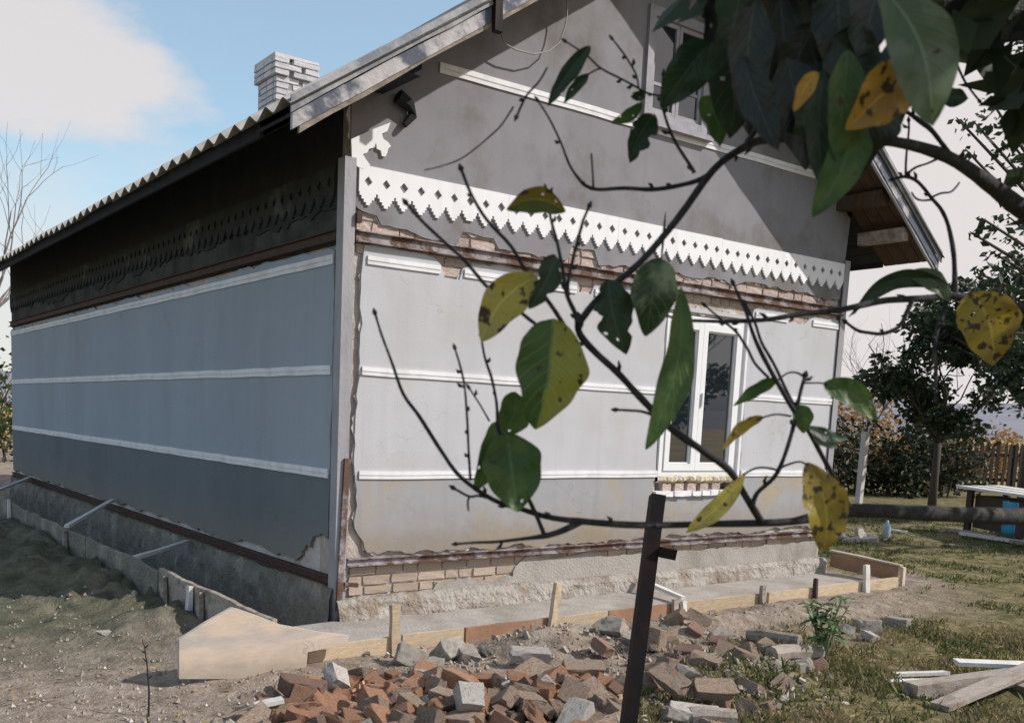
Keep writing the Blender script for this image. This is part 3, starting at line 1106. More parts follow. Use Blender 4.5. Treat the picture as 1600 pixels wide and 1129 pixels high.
# corner posts of angle steel
for (xa, xb, sgn) in ((-0.016, 0.074, 1), (W + 0.016, W - 0.07, -1)):
    bb = MB()
    bb.box((min(xa, xb), -0.022, -0.085 if sgn > 0 else 0.3), (max(xa, xb), -0.013, 3.16))
    bb.box((min(xa, xa + sgn * 0.009), -0.0125, -0.085 if sgn > 0 else 0.3), (max(xa, xa + sgn * 0.009), 0.075, 3.16))
    hpart(bb.build('corner_post', M['post_steel']))
bb = MB()
bb.beam((0.012, -0.034, -0.08), (0.055, -0.034, 1.12), 0.045, 0.018, up=(1, 0, 0))
hpart(bb.build('flat_bar', M['rust']))
bb = MB()
bb.beam((0.06, -0.03, 0.22), (0.16, -0.05, 0.21), 0.03, 0.03)
hpart(bb.build('bolt', M['rust']))
bb = MB()
bb.box((0.075, -0.05, 2.735), (0.115, -0.012, 2.80))
hpart(bb.build('bracket', M['rust_dark']))


# exposed bricks
BR = []
for k in range(6):
    r2 = random.Random(100 + k)
    bm = bmesh.new()
    bmesh.ops.create_cube(bm, size=1.0)
    bmesh.ops.subdivide_edges(bm, edges=bm.edges[:], cuts=1, use_grid_fill=True)
    for v in bm.verts:
        v.co += Vector([r2.uniform(-0.035, 0.035) for _ in range(3)])
        if abs(v.co.x) > 0.4 and abs(v.co.z) > 0.4:
            v.co.x *= 0.97
            v.co.z *= 0.94
    BR.append(bm)


def brick_meshes(key):
    out = []
    for bm in BR:
        me = bpy.data.meshes.new('brick')
        bm.to_mesh(me)
        me.materials.append(M[key])
        out.append(me)
    return out


BP, BPL, BWH = brick_meshes('brick_pink'), brick_meshes('brick_pale'), brick_meshes('brick_white')


def brick(me, c, s, parent, rot=0.0):
    o = bpy.data.objects.new('brick', me)
    COL.objects.link(o)
    o.parent = parent
    o.location = Vector(c)
    o.scale = s
    o.rotation_euler = (rnd.uniform(-0.012, 0.012), rnd.uniform(-0.01, 0.01), rot)
    return o


def course(z, x0, x1, meshes, parent, yface=0.016, h=0.062, off=0.0, length=0.235, skip=0.0):
    x = x0 - off * length
    while x < x1 - 0.04:
        ln = length * rnd.uniform(0.93, 1.03) if rnd.random() > 0.25 else length * 0.5
        a0, a1 = max(x, x0), min(x + ln, x1)
        if a1 - a0 > 0.05 and rnd.random() >= skip:
            yf = yface + rnd.uniform(-0.004, 0.006)
            brick(rnd.choice(meshes), ((a0 + a1) / 2, yf + 0.05, z), (a1 - a0, 0.10, h * rnd.uniform(0.94, 1.03)), parent)
        x += ln + 0.013


for i, z in enumerate((2.575, 2.728, 2.803)):
    course(z, 0.11, W - 0.09, BP, gable, off=0.5 * (i % 2))
course(2.50, 0.62, 1.16, BP, gable, off=0.3)
course(2.50, 2.02, 2.55, BP, gable, off=0.1)
course(2.50, 4.9, 5.42, BP, gable, off=0.6)
for i, z in enumerate((0.302, 0.228, 0.154)):
    course(z, 0.12, 2.05 - 0.25 * i, BPL, gable, yface=0.014, off=0.5 * (i % 2))
course(0.302, 2.05, W - 0.1, BPL, gable, yface=0.014, off=0.2)
for k in range(5):
    x = WX0 + 0.06 + k * 0.17
    brick(rnd.choice(BP), (x + 0.06, 0.045, 0.875), (0.115, 0.1, 0.075), gable)
for k in range(8):
    brick(rnd.choice(BP), (WX1 + 0.055 + rnd.uniform(-0.01, 0.01), 0.075, 1.05 + 0.172 * k), (0.05, 0.11, 0.065), gable)
# plinth render left standing and the rough concrete foot
pl = rag((0.85, 0.10), (W - 0.1, 0.10), 0.012, 0.06, rnd) + [(W - 0.1, 0.10)] + rag((W - 0.1, 0.29), (2.6, 0.285), 0.025, 0.07, rnd) + rag((2.6, 0.33), (1.75, 0.31), 0.02, 0.05, rnd) + \
    rag((1.75, 0.31), (1.65, 0.17), 0.03, 0.04, rnd) + rag((1.65, 0.17), (1.25, 0.15), 0.02, 0.05, rnd) + rag((1.2, 0.19), (0.85, 0.15), 0.03, 0.05, rnd)
hpart(solid('plinth_render', [pl], lambda a, z, q: front(a, z, 0.004 + q), 0.028, M['concrete']))


def rough_strip(name, fn, a0, a1, pts_, m, amp, step=0.045):
    """lumpy strip: profile pts_ = (z, t) swept from a0 to a1"""
    bb = MB()
    n_ = int((a1 - a0) / step)
    q = len(pts_)
    for k in range(n_ + 1):
        a = a0 + (a1 - a0) * k / n_
        for (pz, pd) in pts_:
            nz_ = mnoise.fractal(Vector((a * 5, pz * 9, pd * 9 + 1.5)), 0.8, 2.0, 4)
            bb.v.append(fn(a, pz + nz_ * amp * 0.6, pd + nz_ * amp))
    for k in range(n_):
        for i in range(q - 1):
            bb.f.append((k * q + i, (k + 1) * q + i, (k + 1) * q + i + 1, k * q + i + 1))
    return hpart(bb.build(name, m, smooth=False))


rough_strip('concrete_footing', front, -0.01, W - 0.02, [(0.115, 0.02), (0.11, -0.045), (0.075, -0.075), (0.03, -0.085), (-0.02, -0.10), (-0.12, -0.11)], M['concrete_rough'], 0.022)
rough_strip('concrete_footing', side, -0.01, L, [(0.20, 0.02), (0.19, -0.02), (0.12, -0.03), (0.02, -0.05), (-0.1, -0.06), (-0.4, -0.08)], M['concrete_damp'], 0.028)

# main window
win = hpart(empty('window', (0, 0, 0)))
win.matrix_parent_inverse = Matrix.Translation((0, 0, -GZ))


def frame_boxes(mb, x0, x1, z0, z1, w, y0, y1):
    mb.box((x0, y0, z0), (x0 + w, y1, z1))
    mb.box((x1 - w, y0, z0), (x1, y1, z1))
    mb.box((x0 + w, y0 + .001, z0), (x1 - w, y1 - .001, z0 + w))
    mb.box((x0 + w, y0 + .001, z1 - w), (x1 - w, y1 - .001, z1))


fx0, fx1, fz0, fz1 = WX0 + 0.012, WX1 - 0.012, WZ0, WZ1 - 0.012
bb = MB()
frame_boxes(bb, fx0, fx1, fz0, fz1, 0.055, 0.012, 0.085)
sub(bb.build('frame', M['pvc']), win)
xm = (fx0 + fx1) / 2 - 0.06
for (a, c_) in ((fx0 + 0.057, xm - 0.002), (xm + 0.002, fx1 - 0.057)):
    bb = MB()
    frame_boxes(bb, a, c_, fz0 + 0.057, fz1 - 0.057, 0.062, 0.000, 0.07)
    frame_boxes(bb, a + 0.064, c_ - 0.064, fz0 + 0.121, fz1 - 0.121, 0.012, 0.018, 0.06)
    s_ = sub(bb.build('sash', M['pvc']), win)
    bb = MB()
    bb.box((a + 0.06, 0.035, fz0 + 0.115), (c_ - 0.06, 0.045, fz1 - 0.115))
    sub(bb.build('pane', M['glass']), win)
bb = MB()
bb.beam((xm + 0.03, -0.012, 1.62), (xm + 0.03, -0.012, 1.74), 0.02, 0.016, up=(1, 0, 0))
sub(bb.build('handle', M['pvc']), win)
rough = MB()
for k in range(46):
    a = WX0 - 0.02 + (WX1 - WX0 + 0.03) * k / 45
    for j, (zz, dd) in enumerate(((WZ0 + 0.012, 0.0), (WZ0 + 0.005, -0.02), (WZ0 - 0.03, -0.018), (WZ0 - 0.055, 0.02))):
        nn = mnoise.fractal(Vector((a * 16, zz * 9, 4.0)), 0.8, 2.0, 3)
        rough.v.append((a, dd + 0.018 * nn - 0.004, zz + 0.014 * nn))
for k in range(45):
    for j in range(3):
        rough.f.append((k * 4 + j, k * 4 + 4 + j, k * 4 + 5 + j, k * 4 + 1 + j))
sub(rough.build('foam_bead', M['foam']), win)
bb = MB()
for k in range(9):
    a = WX0 - 0.05 + k * 0.125
    bb.box((a, -0.035 + rnd.uniform(-0.008, 0.008), WZ0 - 0.172 + rnd.uniform(-.004, .004)), (a + 0.118 + rnd.uniform(-0.02, 0.006), 0.03, WZ0 - 0.128 + rnd.uniform(-0.008, 0.008)), 0.004, rnd)
sub(bb.build('sill', M['white']), win)
bb = MB()
bb.box((WX1 - 0.010, -0.014, WZ0 - 0.1), (WX1 + 0.022, 0.02, WZ1 + 0.01), 0.003, rnd)
sub(bb.build('mortar_reveal', M['white']), win)
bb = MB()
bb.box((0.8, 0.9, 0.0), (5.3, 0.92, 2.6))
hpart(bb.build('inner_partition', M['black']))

# attic window
aw = hpart(empty('attic_window', (0, 0, 0)))
bb = MB()
frame_boxes(bb, GX0 - 0.05, GX1 + 0.05, GZ0 - 0.03, GZ1 + 0.03, 0.075, -0.028, 0.06)
sub(bb.build('frame', M['win_old']), aw)
bb = MB()
bb.box((GX0 - 0.1, -0.07, GZ0 - 0.075), (GX1 + 0.1, 0.0, GZ0 - 0.032))
sub(bb.build('sill', M['win_old']), aw)
xm2 = (GX0 + GX1) / 2
for (a, c_) in ((GX0 + 0.028, xm2 - 0.003), (xm2 + 0.003, GX1 - 0.028)):
    bb = MB()
    frame_boxes(bb, a, c_, GZ0 + 0.048, GZ1 - 0.048, 0.035, -0.004, 0.045)
    bb.box((a + 0.035, 0.004, GZ0 + 0.27), (c_ - 0.035, 0.03, GZ0 + 0.295))
    sub(bb.build('sash', M['win_old']), aw)
    for (z0_, z1_) in ((GZ0 + 0.085, GZ0 + 0.268), (GZ0 + 0.297, GZ1 - 0.085)):
        bb = MB()
        bb.box((a + 0.036, 0.012, z0_), (c_ - 0.036, 0.018, z1_))
        sub(bb.build('pane', M['glass']), aw)

# ---------------------------------------------------------------- roof
roof = hpart(empty('roof', (0, 0, 0)))
PER = 0.24
RY0, RY1 = -VERGE - 0.05, L + 0.45
run = W / 2 + EAVE + 0.06


def sheet_mesh(n_waves, mir):
    bb = MB()
    per = 10
    n_ = n_waves * per
    for k in range(n_ + 1):
        y = PER * k / per
        ph = (k % per) / per
        tri = abs(((ph + 0.5) % 1.0) * 2 - 1)
        h = 0.062 * (0.65 * tri + 0.35 * (0.5 - 0.5 * math.cos(2 * math.pi * ph)))
        for r in range(5):
            x = run * r / 4
            sag = -0.015 * math.sin(math.pi * r / 4)
            for th in (0.0, 0.008):
                bb.v.append(((x, y, x * SLOPE + h + th + sag) if not mir else (-x, y, x * SLOPE + h + th + sag)))
    q = 10
    for k in range(n_):
        for r in range(4):
            for th in (0, 1):
                a = k * q + r * 2 + th
                bb.f.append((a, a + q, a + q + 2, a + 2))
        bb.f.append((k * q, k * q + 1, (k + 1) * q + 1, (k + 1) * q))
    for k in (0, n_):
        for r in range(4):
            a = k * q + r * 2
            bb.f.append((a, a + 2, a + 3, a + 1))
    return bb.mesh('roof_sheet', M['roof'], True)


for mir in (False, True):
    me = sheet_mesh(5, mir)
    y = RY0
    k = 0
    while y < RY1 - 0.3:
        o = obj('roof_sheet', me, roof)
        o.location = (-EAVE - 0.06 if not mir else W + EAVE + 0.06, y, HE - 0.06 * SLOPE + 0.03 + (0.010 if k % 2 else 0.0) + rnd.uniform(-0.004, 0.004))
        o.rotation_euler = (rnd.uniform(-0.003, 0.003), 0, 0)
        y += PER * 5 - 0.02
        k += 1
bb = MB()
bb.tube([(W / 2, RY0, roof_z(W / 2) + 0.07), (W / 2, RY1, roof_z(W / 2) + 0.07)], [0.09, 0.09], 10)
sub(bb.build('ridge_cap', M['roof'], smooth=True), roof)

# soffit boards along the long eave (one board after another, running with the wall)
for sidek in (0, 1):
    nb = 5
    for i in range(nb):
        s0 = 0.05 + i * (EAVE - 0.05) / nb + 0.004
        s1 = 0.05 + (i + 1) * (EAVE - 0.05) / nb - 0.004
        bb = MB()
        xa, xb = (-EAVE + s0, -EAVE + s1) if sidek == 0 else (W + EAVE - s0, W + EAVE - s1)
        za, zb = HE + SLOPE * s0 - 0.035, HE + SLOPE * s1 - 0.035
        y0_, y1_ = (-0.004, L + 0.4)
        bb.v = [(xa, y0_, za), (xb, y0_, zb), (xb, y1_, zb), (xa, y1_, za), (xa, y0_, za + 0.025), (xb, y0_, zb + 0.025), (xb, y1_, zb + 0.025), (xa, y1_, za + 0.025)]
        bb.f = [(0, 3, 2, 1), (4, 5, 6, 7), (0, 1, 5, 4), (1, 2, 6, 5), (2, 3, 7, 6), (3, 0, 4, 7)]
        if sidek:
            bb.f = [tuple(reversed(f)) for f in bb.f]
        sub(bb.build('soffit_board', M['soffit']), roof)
for xf in (-EAVE + 0.03, W + EAVE - 0.03):
    bb = MB()
    bb.box((xf - 0.012, -0.004, HE - 0.05), (xf + 0.012, L + 0.4, HE + 0.04))
    sub(bb.build('eave_fascia', M['soffit']), roof)
# soffit boards under the verge, running up the slope
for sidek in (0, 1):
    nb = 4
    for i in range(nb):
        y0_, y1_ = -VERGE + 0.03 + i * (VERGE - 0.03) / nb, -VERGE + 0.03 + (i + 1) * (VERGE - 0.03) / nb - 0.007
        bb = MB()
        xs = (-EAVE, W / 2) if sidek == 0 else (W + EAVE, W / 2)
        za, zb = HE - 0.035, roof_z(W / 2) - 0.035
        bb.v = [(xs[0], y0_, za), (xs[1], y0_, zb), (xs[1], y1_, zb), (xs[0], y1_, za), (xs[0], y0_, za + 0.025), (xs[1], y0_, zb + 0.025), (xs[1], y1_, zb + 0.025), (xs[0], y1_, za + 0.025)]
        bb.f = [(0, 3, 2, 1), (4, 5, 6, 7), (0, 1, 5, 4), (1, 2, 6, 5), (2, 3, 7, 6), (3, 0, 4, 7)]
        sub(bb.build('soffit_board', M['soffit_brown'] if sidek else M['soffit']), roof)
# purlin ends under the verge
for (px, dz) in ((-0.0, 0.0), (W, 0.0), (W / 2, 0.0)):
    bb = MB()
    zc = roof_z(px) - 0.115
    bb.box((px - 0.06 + 0.22 * (1 if px < 1 else -1 if px > 5 else 0), -VERGE + 0.08, zc + 0.14 * (1 if px != W / 2 else 0) - 0.06),
           (px + 0.06 + 0.22 * (1 if px < 1 else -1 if px > 5 else 0), 0.02, zc + 0.14 * (1 if px != W / 2 else 0) + 0.07), 0.004, rnd)
    sub(bb.build('purlin', M['soffit_brown'] if px > 5 else M['soffit']), roof)
bb = MB()
bb.box((W + 0.10, -VERGE + 0.06, 3.33), (W + 0.20, -0.02, 3.45), 0.004, rnd)
sub(bb.build('purlin', M['wood_grey']), roof)


# verge boards
def verge_board(xa, xb, drop0, drop1, yy, th, m, name, segs=16, ragged=0.0):
    bb = MB()
    for k in range(segs + 1):
        f = k / segs
        x = xa + (xb - xa) * f
        zt = roof_z(x) if abs(x - W / 2) > 1e-6 else roof_z(W / 2)
        zt = HE + SLOPE * ((x + EAVE) if xa < W / 2 else (W + EAVE - x))
        j0 = rnd.uniform(-0.006, 0.006)
        j1 = rnd.uniform(-0.008, 0.008) - (ragged * (1 - min(1, f * 4)) if ragged else 0)
        for (yv, zz) in ((yy, zt - drop1 + j1), (yy, zt - drop0 + j0), (yy + th, zt - drop0 + j0), (yy + th, zt - drop1 + j1)):
            bb.v.append((x, yv, zz))
    for k in range(segs):
        for i in range(4):
            j = (i + 1) % 4
            bb.f.append((4 * k + i, 4 * k + j, 4 * (k + 1) + j, 4 * (k + 1) + i))
    bb.f.append((0, 3, 2, 1))
    bb.f.append(tuple(4 * segs + i for i in range(4)))
    return sub(bb.build(name, m), roof)


for (xa, xb) in ((-EAVE - 0.03, W / 2), (W + EAVE + 0.03, W / 2)):
    verge_board(xa, xb, 0.015, 0.112, -VERGE - 0.012, 0.03, M['verge'], 'verge_board')
    verge_board(xa + (0.05 if xa < 0 else -0.05), xb, 0.114, 0.142, -VERGE - 0.004, 0.025, M['verge_grey'] if xa > 0 else M['wood_grey'], 'verge_strip', ragged=0.01)
    verge_board(xa - (0.02 if xa < 0 else -0.02), xb, -0.085, 0.012, -VERGE - 0.03, 0.012, M['flashing'], 'verge_flashing')
# cable bracket on the verge with a slack cable
p0 = on_y(779, 28, -VERGE - 0.05)
bb = MB()
bb.box((p0.x - 0.03, -VERGE - 0.06, p0.z - 0.085), (p0.x + 0.03, -VERGE - 0.022, p0.z + 0.13), 0.006, rnd)
sub(bb.build('cable_bracket', M['black_steel']), roof)
cp = [on_y(u, v, -0.10) for (u, v) in ((782, 50), (788, 68), (806, 78), (835, 85), (858, 80), (874, 66), (882, 45), (886, 25), (886, 5), (884, -12))]
bb = MB()
bb.tube(cp, [0.006] * len(cp), 6)
sub(bb.build('cable', M['wire'], smooth=True), roof)
# blackened bracket knot below the verge end
bb = MB()
kp = [on_y(u, v, -0.045) for (u, v) in ((622, 150), (640, 165), (644, 182), (632, 196))]
bb.tube(kp, [0.05, 0.045, 0.035, 0.02], 7)
sub(bb.build('wall_plate_stub', M['soffit']), roof)

# ---------------------------------------------------------------- chimney
chim = hpart(empty('chimney', (0, 0, 0)))
CXA, CXB, CYA, CYB, CZ0, CZ1 = 2.74, 3.36, 7.0, 7.62, 5.3, 6.14
bb = MB()
bb.box((CXA + 0.012, CYA + 0.012, CZ0), (CXB - 0.012, CYB - 0.012, CZ1 + 0.16))
sub(bb.build('flue', M['brick_joint']), chim)


def ring(z, ex, h, ph):
    x0, x1, y0, y1 = CXA - ex, CXB + ex, CYA - ex, CYB + ex
    n_ = 3
    ln = (x1 - x0) / n_
    for i in range(n_):
        for (yc) in (y0 + 0.05, y1 - 0.05):
            if ph:
                xs = x0 + ln * (i + 0.5)
            else:
                xs = x0 + ln * (i + 0.5)
            w_ = ln - 0.016
            brick(rnd.choice(BWH), (xs + (0.05 if ph else -0.05) * (1 if i == 1 else 0), yc, z), (w_, 0.1, h), chim)
    ln = (y1 - y0 - 0.2) / 2
    for i in range(2):
        for xc in (x0 + 0.05, x1 - 0.05):
            brick(rnd.choice(BWH), (xc, y0 + 0.1 + ln * (i + 0.5), z), (0.1, ln - 0.014, h), chim)


z = CZ0 + 0.25
i = 0
while z < CZ1 + 0.17:
    ring(z, 0.045 if z > CZ1 - 0.02 else 0.0, 0.066, i % 2)
    z += 0.082
    i += 1
bb = MB()
bb.box((CXA - 0.03, CYA - 0.03, z - 0.04), (CXB + 0.03, CYB + 0.03, z - 0.005), 0.006, rnd)
sub(bb.build('cap', M['brick_white']), chim)

# ------------------------------------------------------------------ poured apron and formwork
YF = -0.86
b = MB()
nxa, nya = 130, 16
for j in range(nya + 1):
    for i in range(nxa + 1):
        x = -0.50 + (5.80 + 0.50) * i / nxa
        y = YF + 0.02 + (-0.085 - YF - 0.02) * j / nya
        n_ = mnoise.fractal(Vector((x * 3, y * 3, 9)), 0.9, 2.0, 5)
        e_ = min(1, j / 2.0)
        b.v.append((x, y, -0.035 + 0.012 * n_ - 0.05 * (1 - e_) * (0.5 + 0.5 * math.sin(x * 3))))
for j in range(nya):
    for i in range(nxa):
        a = j * (nxa + 1) + i
        b.f.append((a, a + 1, a + nxa + 2, a + nxa + 1))
# skirt
o0 = len(b.v)
for j in range(nya + 1):
    x, y, z = b.v[j * (nxa + 1)]
    b.v.append((x, y, -0.34))
for j in range(nya):
    b.f.append((j * (nxa + 1), (j + 1) * (nxa + 1), o0 + j + 1, o0 + j))
structure(b.build('pavement', M['concrete'], smooth=True))

rnd = random.Random(21)


def board(name, a, b_, w, t_, m, label, cat, up=(0, 0, 1), group=None, jit=0.003, segs=4, smoothz=True):
    c_ = Vector(((Vector(a).x + Vector(b_).x) / 2, (Vector(a).y + Vector(b_).y) / 2, min(Vector(a).z, Vector(b_).z)))
    mb = MB()
    mb.beam(Vector(a) - c_, Vector(b_) - c_, w, t_, up, jit, rnd, segs)
    o = mb.build(name, m)
    o.location = c_
    return tag(o, label, cat, group)


# large pale panel closing the corner
pp = [(280, 1060), (280, 999), (322, 972), (363, 949), (372, 951), (405, 962), (440, 976), (500, 987), (545, 993), (543, 1006), (481, 1018), (479, 1041), (440, 1050), (385, 1060)]
pp3 = [on_y(u, v, -1.02) for (u, v) in pp]
pz0 = min(p.z for p in pp3)
pan = solid('shuttering_panel', [[(p.x, p.z) for p in pp3]], lambda a, z, q: (a, -1.02 + q, z), 0.028, M['wood_pale'])
tag(pan, 'large pale five-sided shuttering panel at the near corner of the trench', 'panel')
# side formwork, outer row: boards end to end
xo = -0.93
yb = -0.98
segs_ = [(-0.98, 1.0, 0.24), (1.03, 3.0, 0.22), (3.03, 5.4, 0.21), (5.43, 8.0, 0.21), (8.03, 11.2, 0.21)]
names_ = ['nearest the pale panel', 'second from the pale panel', 'beside the middle spreader lath', 'second from the far end', 'at its far end']
for (y0, y1, zt), nm in zip(segs_, names_):
    mb = MB()
    n_ = 16
    for k in range(n_ + 1):
        y = y0 + (y1 - y0) * k / n_
        zt_ = zt + 0.02 * mnoise.noise(Vector((y * 2, 1, 1))) - (0.03 * abs(mnoise.noise(Vector((y * 9, 3, 1)))))
        for (xx, zz) in ((xo - 0.014, -0.32), (xo - 0.014, zt_), (xo + 0.014, zt_ + 0.004), (xo + 0.014, -0.32)):
            mb.v.append((xx + 0.006 * mnoise.noise(Vector((y * 3, zz, 4))), y - (y0 + y1) / 2, zz))
    for k in range(n_):
        for i in range(4):
            j = (i + 1) % 4
            mb.f.append((4 * k + i, 4 * k + j, 4 * (k + 1) + j, 4 * (k + 1) + i))
    mb.f.append((0, 3, 2, 1))
    mb.f.append(tuple(4 * n_ + i for i in range(4)))
    o = mb.build('formwork_board', M['wood_grey'] if y0 < 1 else M['concrete_damp'])
    o.location = (0, (y0 + y1) / 2, 0)
    tag(o, 'weathered formwork board along the outer edge of the side trench, ' + nm, 'board', 'side trench boards')
# stakes holding the side boards
for (u, v0, v1, m, lab) in ((297, 915, 978, 'wood_white', 'white stake leaning against the side formwork behind the pale panel'),
                            (312, 925, 965, 'wood_grey', 'short grey stake beside the white one at the side formwork'),
                            (256, 900, 935, 'wood_grey', 'grey stake on the shaded outside of the side formwork'),
                            (101, 826, 856, 'wood_grey', 'dark stake below the far end of the middle spreader lath'),
                            (14, 780, 800, 'wood_white', 'thin white stake at the far end of the side formwork')):
    t0, b0 = on_x(u, v0, xo - 0.035), on_x(u - 4 if u == 297 else u, v1, xo - 0.06)
    b0.z = min(b0.z, -0.1)
    board('formwork_stake', b0, t0, 0.06 if u != 14 else 0.04, 0.03, M[m], lab, 'stake', up=(0, 1, 0), group='side trench stakes')
# spreader laths across the trench
for (u0, v0, u1, v1, lab) in ((292, 846, 197, 875, 'pale spreader lath across the trench nearest the house corner'),
                              (176, 781, 104, 822, 'pale spreader lath across the middle of the trench'),
                              (46, 746, -4, 766, 'pale spreader lath at the far end of the trench')):
    a, c_ = on_x(u0, v0, -0.05), on_x(u1, v1, xo)
    board('spreader_lath', a, c_, 0.028, 0.05, M['wood_white'], lab, 'lath', group='spreader laths over the trench')

# front formwork boards
FB = [(480, 545, 1018, 'wood_new', 0.16, 'fresh yellow formwork board left of the front stake'),
      (628, 722, 1000, 'wood_new', 0.13, 'pale fresh board right of the tall orange stake'),
      (726, 856, 982, 'wood_wet', 0.13, 'reddish wet formwork board in the middle of the front'),
      (860, 945, 982, 'wood_new', 0.12, 'pale board between the leaning stake and the steel post'),
      (948, 1060, 955, 'wood_wet', 0.15, 'reddish brown formwork board behind the dark steel post'),
      (1064, 1190, 935, 'wood_new', 0.17, 'tan formwork board right of the white stake'),
      (1194, 1392, 905, 'wood_new', 0.16, 'long tan formwork board at the right end of the front')]
for (u0, u1, v, m, w_, lab) in FB:
    a = on_y(u0, 1000, YF)
    c_ = on_y(u1, 1000, YF)
    if u0 == 480:
        a, c_ = on_y(480, 1028, YF - 0.04), on_y(612, 1006, YF - 0.02)
    zc = -0.02 if u0 > 480 else -0.02
    a.z = c_.z = zc - w_ / 2 + 0.05
    board('formwork_board', a, c_, w_, 0.028, M[m], lab, 'board', group='front formwork boards')
# loose pale plank lying over the corner
a, c_ = on_z(372, 968, 0.03), on_z(543, 1000, 0.02)
# front stakes
for (u, v0, v1, m, w_, lab) in ((617, 944, 1028, 'wood_new', 0.062, 'tall fresh orange stake at the left of the front formwork'),
                                (866, 910, 988, 'wood_new', 0.055, 'tall leaning orange stake in the middle of the front formwork'),
                                (1068, 938, 970, 'wood_white', 0.05, 'white stake just right of the dark steel post'),
                                (1055, 935, 968, 'wood_grey', 0.05, 'dark stake touching the white stake'),
                                (1192, 914, 945, 'wood_grey', 0.045, 'short dark stake with a pale lump beside it'),
                                (1275, 903, 925, 'rust_dark', 0.03, 'pair of thin rusty rods by the front formwork'),
                                (1354, 882, 922, 'wood_white', 0.065, 'white stake at the right end of the front formwork')):
    t0 = on_y(u + (6 if u == 866 else 0), v0, YF - 0.035)
    b0 = on_y(u - (6 if u == 866 else 0), v1, YF - 0.045)
    b0.z = min(b0.z, GZ - 0.05)
    board('formwork_stake', b0, t0, w_, 0.035, M[m], lab, 'stake', up=(1, 0, 0), group='front formwork stakes')
# return board at the right corner
a, c_ = on_x(1268, 877, 5.86), on_x(1392, 898, 5.86)
a.z = c_.z = 0.07
board('formwork_board', (5.86, -0.12, 0.10), (5.86, YF + 0.02, 0.06), 0.15, 0.03, M['wood_wet'], 'brown formwork board running out from the right corner of the house', 'board')
board('formwork_lath', (5.86, -0.1, 0.195), (5.86, YF - 0.02, 0.15), 0.02, 0.055, M['wood_pale'], 'pale lath lying along the top of the right corner board', 'lath')
board('formwork_stake', (5.90, YF - 0.02, GZ - 0.05), (5.90, YF - 0.02, 0.13), 0.05, 0.03, M['wood_pale'], 'pale upright closing the right corner of the formwork', 'stake', up=(1, 0, 0))
# stray lath leaning on the plinth behind the post
a, c_ = on_y(1000, 905, -0.12), on_y(1068, 934, -0.7)
board('loose_lath', a, c_, 0.03, 0.05, M['wood_white'], 'white lath sloping from the plinth to the white stake', 'lath')

# ------------------------------------------------------------------ dark steel post in front
pb = MB()
pd0, pd1 = 2.62, 2.50
tp, bp_ = pt(1030, 772, pd0), pt(985, 1125, pd1)
dirp = (tp - bp_).normalized()
bp_ = bp_ - dirp * ((bp_.z - (GZ - 0.1)) / dirp.z)
post = empty('steel_post', (bp_.x, bp_.y, bp_.z))
tag(post, 'dark leaning steel angle post standing in front of the window', 'post')
rv = (RM @ Vector((1, 0, 0)))
fv = (RM @ Vector((0, 0, -1)))
mb = MB()
mb.beam((0, 0, 0), tp - bp_, 0.037, 0.005, up=rv.cross(dirp).cross(dirp) * -1)
o = mb.build('front_flange', M['black_steel'], post)
mb = MB()
off = rv * -0.016 + fv * 0.022
mb.beam(off, tp - bp_ + off, 0.037, 0.005, up=fv)
mb.build('rear_flange', M['black_steel'], post)
s0 = pt(1030, 861, pd0 - 0.03) - bp_
s1 = pt(1055, 866, pd0 - 0.03) - bp_
mb = MB()
mb.beam(s0, s1, 0.028, 0.03)
mb.build('lug', M['black_steel'], post)

# ------------------------------------------------------------------ rubble
rnd = random.Random(77)


def chunk_meshes(key, n_, seed, flat=False):
    out = []
    for k in range(n_):
        r2 = random.Random(seed + k)
        bm = bmesh.new()
        bmesh.ops.create_cube(bm, size=1.0)
        # knock off corners with planes
        for q in range(r2.choice((1, 2, 2, 3))):
            nrm = Vector([r2.choice((-1, 1)) * r2.uniform(0.4, 1) for _ in range(3)])
            if r2.random() < 0.5:
                nrm = Vector((r2.choice((-1, 1)), r2.uniform(-0.5, 0.5), r2.uniform(-0.4, 0.4)))
            nrm.normalize()
            ext = 0.5 * (abs(nrm.x) + abs(nrm.y) + abs(nrm.z))
            geom = bm.verts[:] + bm.edges[:] + bm.faces[:]
            res = bmesh.ops.bisect_plane(bm, geom=geom, plane_co=nrm * ext * r2.uniform(0.58, 0.8), plane_no=nrm, clear_outer=True)
            ed = [e for e in res['geom_cut'] if isinstance(e, bmesh.types.BMEdge)]
            bmesh.ops.contextual_create(bm, geom=ed)
        bmesh.ops.bevel(bm, geom=bm.edges[:], offset=0.03, segments=1, affect='EDGES', clamp_overlap=True)
        bmesh.ops.triangulate(bm, faces=bm.faces[:])
        bmesh.ops.subdivide_edges(bm, edges=[e for e in bm.edges if e.calc_length() > 0.22], cuts=2)
        bmesh.ops.triangulate(bm, faces=bm.faces[:])
        sx_ = r2.uniform(0, 40)
        for v in bm.verts:
            q = Vector((v.co.x * 3 + sx_, v.co.y * 3, v.co.z * 3))
            n_v = Vector((mnoise.noise(q), mnoise.noise(q + Vector((7, 0, 0))), mnoise.noise(q + Vector((0, 7, 0)))))
            v.co += n_v * 0.075 + Vector([r2.uniform(-0.014, 0.014) for _ in range(3)])
        bmesh.ops.recalc_face_normals(bm, faces=bm.faces)
        me = bpy.data.meshes.new('rubble')
        bm.to_mesh(me)
        bm.free()
        me.materials.append(M[key])
        out.append(me)
    return out


CH = {k: chunk_meshes(k, 9, 300 + 11 * i) for i, k in enumerate(('rubble_orange', 'rubble_tan', 'rubble_grey', 'rubble_brown', 'stone', 'concrete_damp'))}


